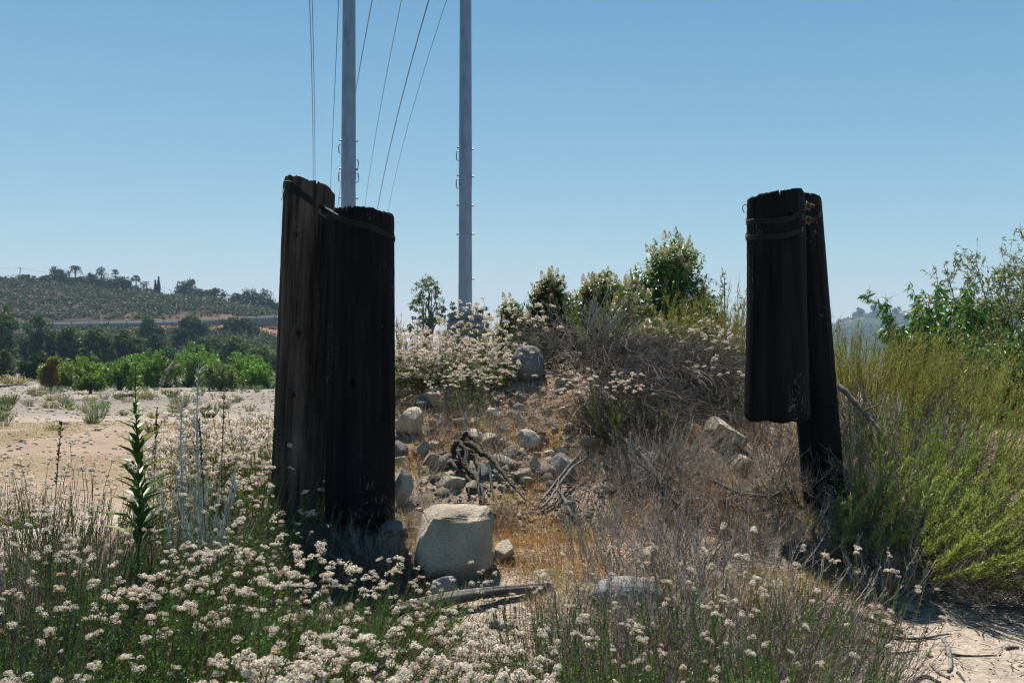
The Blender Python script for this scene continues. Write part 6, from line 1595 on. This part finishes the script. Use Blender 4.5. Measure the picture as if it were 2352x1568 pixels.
# ------------------------------------------------------------------ dry grass and litter: uncountable
def build_grass():
    r = np.random.default_rng(91)
    def blades(x, y, L, w, cols, lean=.7):
        n = len(x); z = height(x, y); b = np.stack([x, y, z-.004], 1); D = norm(np.array([0, 0, 1.])+lean*rdir(r, n)*r.uniform(.3, 1.3, (n, 1))); D[:, 2] = np.abs(D[:, 2])*.9+.1
        Wd = norm(np.cross(D, rdir(r, n))); return leafq(b, D, Wd, L, w, cols)
    g = Geo(); n = 90000; px = r.uniform(880, 2050, n); y = r.uniform(5.2, 9.9, n); x = X(px, y); z = height(x, y)
    dn = fbm(xyz(x*2.2, y*2.2), 4, 61); band = np.exp(-((y-7.1)/1.5)**2)
    k = r.random(n) < np.clip((dn-.40)*6, 0.05, 1)*np.clip(band*1.5, .16, 1); x, y, dn = x[k], y[k], dn[k]; n = len(x)
    cl = fbm(xyz(x*4, y*4), 2, 62)
    col = np.where((cl > .5)[:, None], np.array([.30, .155, .085]), np.array([.38, .27, .175]))*(1+.3*r.uniform(-1, 1, (n, 1)))
    g.merge(blades(x, y, r.uniform(.03, .11, n), .0035, np.clip(col, 0, 1), 1.1))
    # under the foreground shrubs
    n = 26000; px = r.uniform(-100, 1900, n); y = r.uniform(2.6, 6.3, n); x = X(px, y); k = fbm(xyz(x*2, y*2), 3, 63) > .5; x, y = x[k], y[k]; n = len(x)
    g.merge(blades(x, y, r.uniform(.03, .10, n), .003, cvar(r, (.24, .19, .14), n, .35), 1.4))
    tag(link('dry_grass', g.mesh('dry_grass', M_GRASS)), 'orange brown dry grass on the mound and straw under the shrubs', 'grass', kind='stuff')
    g = Geo(); n = 85000; y = 13+23*r.random(n)**1.1; px = r.uniform(-500, 700, n); x = X(px, y); k = fbm(xyz(x*.25, y*.25), 3, 64) > .36; x, y = x[k], y[k]; n = len(x)
    g.merge(blades(x, y, r.uniform(.02, .055, n)*(y/18), .006*(y/18), cvar(r, (.36, .265, .20), n, .3), .6))
    tag(link('stubble', g.mesh('stubble', M_GRASS)), 'short dry tan stubble covering the flat before the wash', 'grass', kind='stuff')
    # twig litter
    n = 9000; w = r.random(n); px = np.where(w < .45, r.uniform(1700, 2420, n), r.uniform(850, 1900, n)); y = np.where(w < .45, r.uniform(4.7, 6.6, n), r.uniform(4.0, 9.4, n)); x = X(px, y)
    keep = ~((px > 2050) & (y < 5.3) & (r.random(n) < .85)); x, y = x[keep], y[keep]; n = len(x)
    a = r.uniform(0, 6.28, n); L = .02+.14*r.random(n)**2.2; s = np.linspace(-.5, .5, 4)[None, :, None]; D = np.stack([np.cos(a), np.sin(a)*.8, 0*a], 1)
    p = np.stack([x, y, 0*x], 1)[:, None]+D[:, None]*L[:, None, None]*s; p[:, 1:] += np.cumsum(r.normal(size=(n, 3, 3)), 1)*.1*L[:, None, None]
    p[..., 2] = height(p[..., 0], p[..., 1])+.006+.03*r.random((n, 1))**3
    g = tubes(p, .0008+.0022*r.random((n, 1))**2, 3, cvar(r, (.16, .15, .14), n, .5, (.06, .055, .05), .35))
    tag(link('twig_litter', g.mesh('twig_litter', M_TWIG)), 'litter of broken grey and black twigs over the sand and slope', 'litter', kind='stuff')
build_grass()

# ------------------------------------------------------------------ haze
def build_haze():
    bm = bmesh.new(); bmesh.ops.create_cube(bm, size=1.0)
    for v in bm.verts: v.co = Vector((v.co.x*5400, v.co.y*5500+50, -6 if v.co.z < 0 else 175))
    me = bpy.data.meshes.new('haze'); bm.to_mesh(me); bm.free(); o = link('haze', me)
    m = bpy.data.materials.new('haze_air'); m.use_nodes = True; nt = m.node_tree; nt.nodes.clear(); out = nt.nodes.new('ShaderNodeOutputMaterial')
    v = nt.nodes.new('ShaderNodeVolumePrincipled'); v.inputs['Color'].default_value = (.50, .74, 1.0, 1); v.inputs['Density'].default_value = .00019; v.inputs['Anisotropy'].default_value = 0.0
    nt.links.new(v.outputs[0], out.inputs['Volume']); me.materials.append(m); tag(o, 'thin blue summer haze', 'haze', kind='stuff')
build_haze()
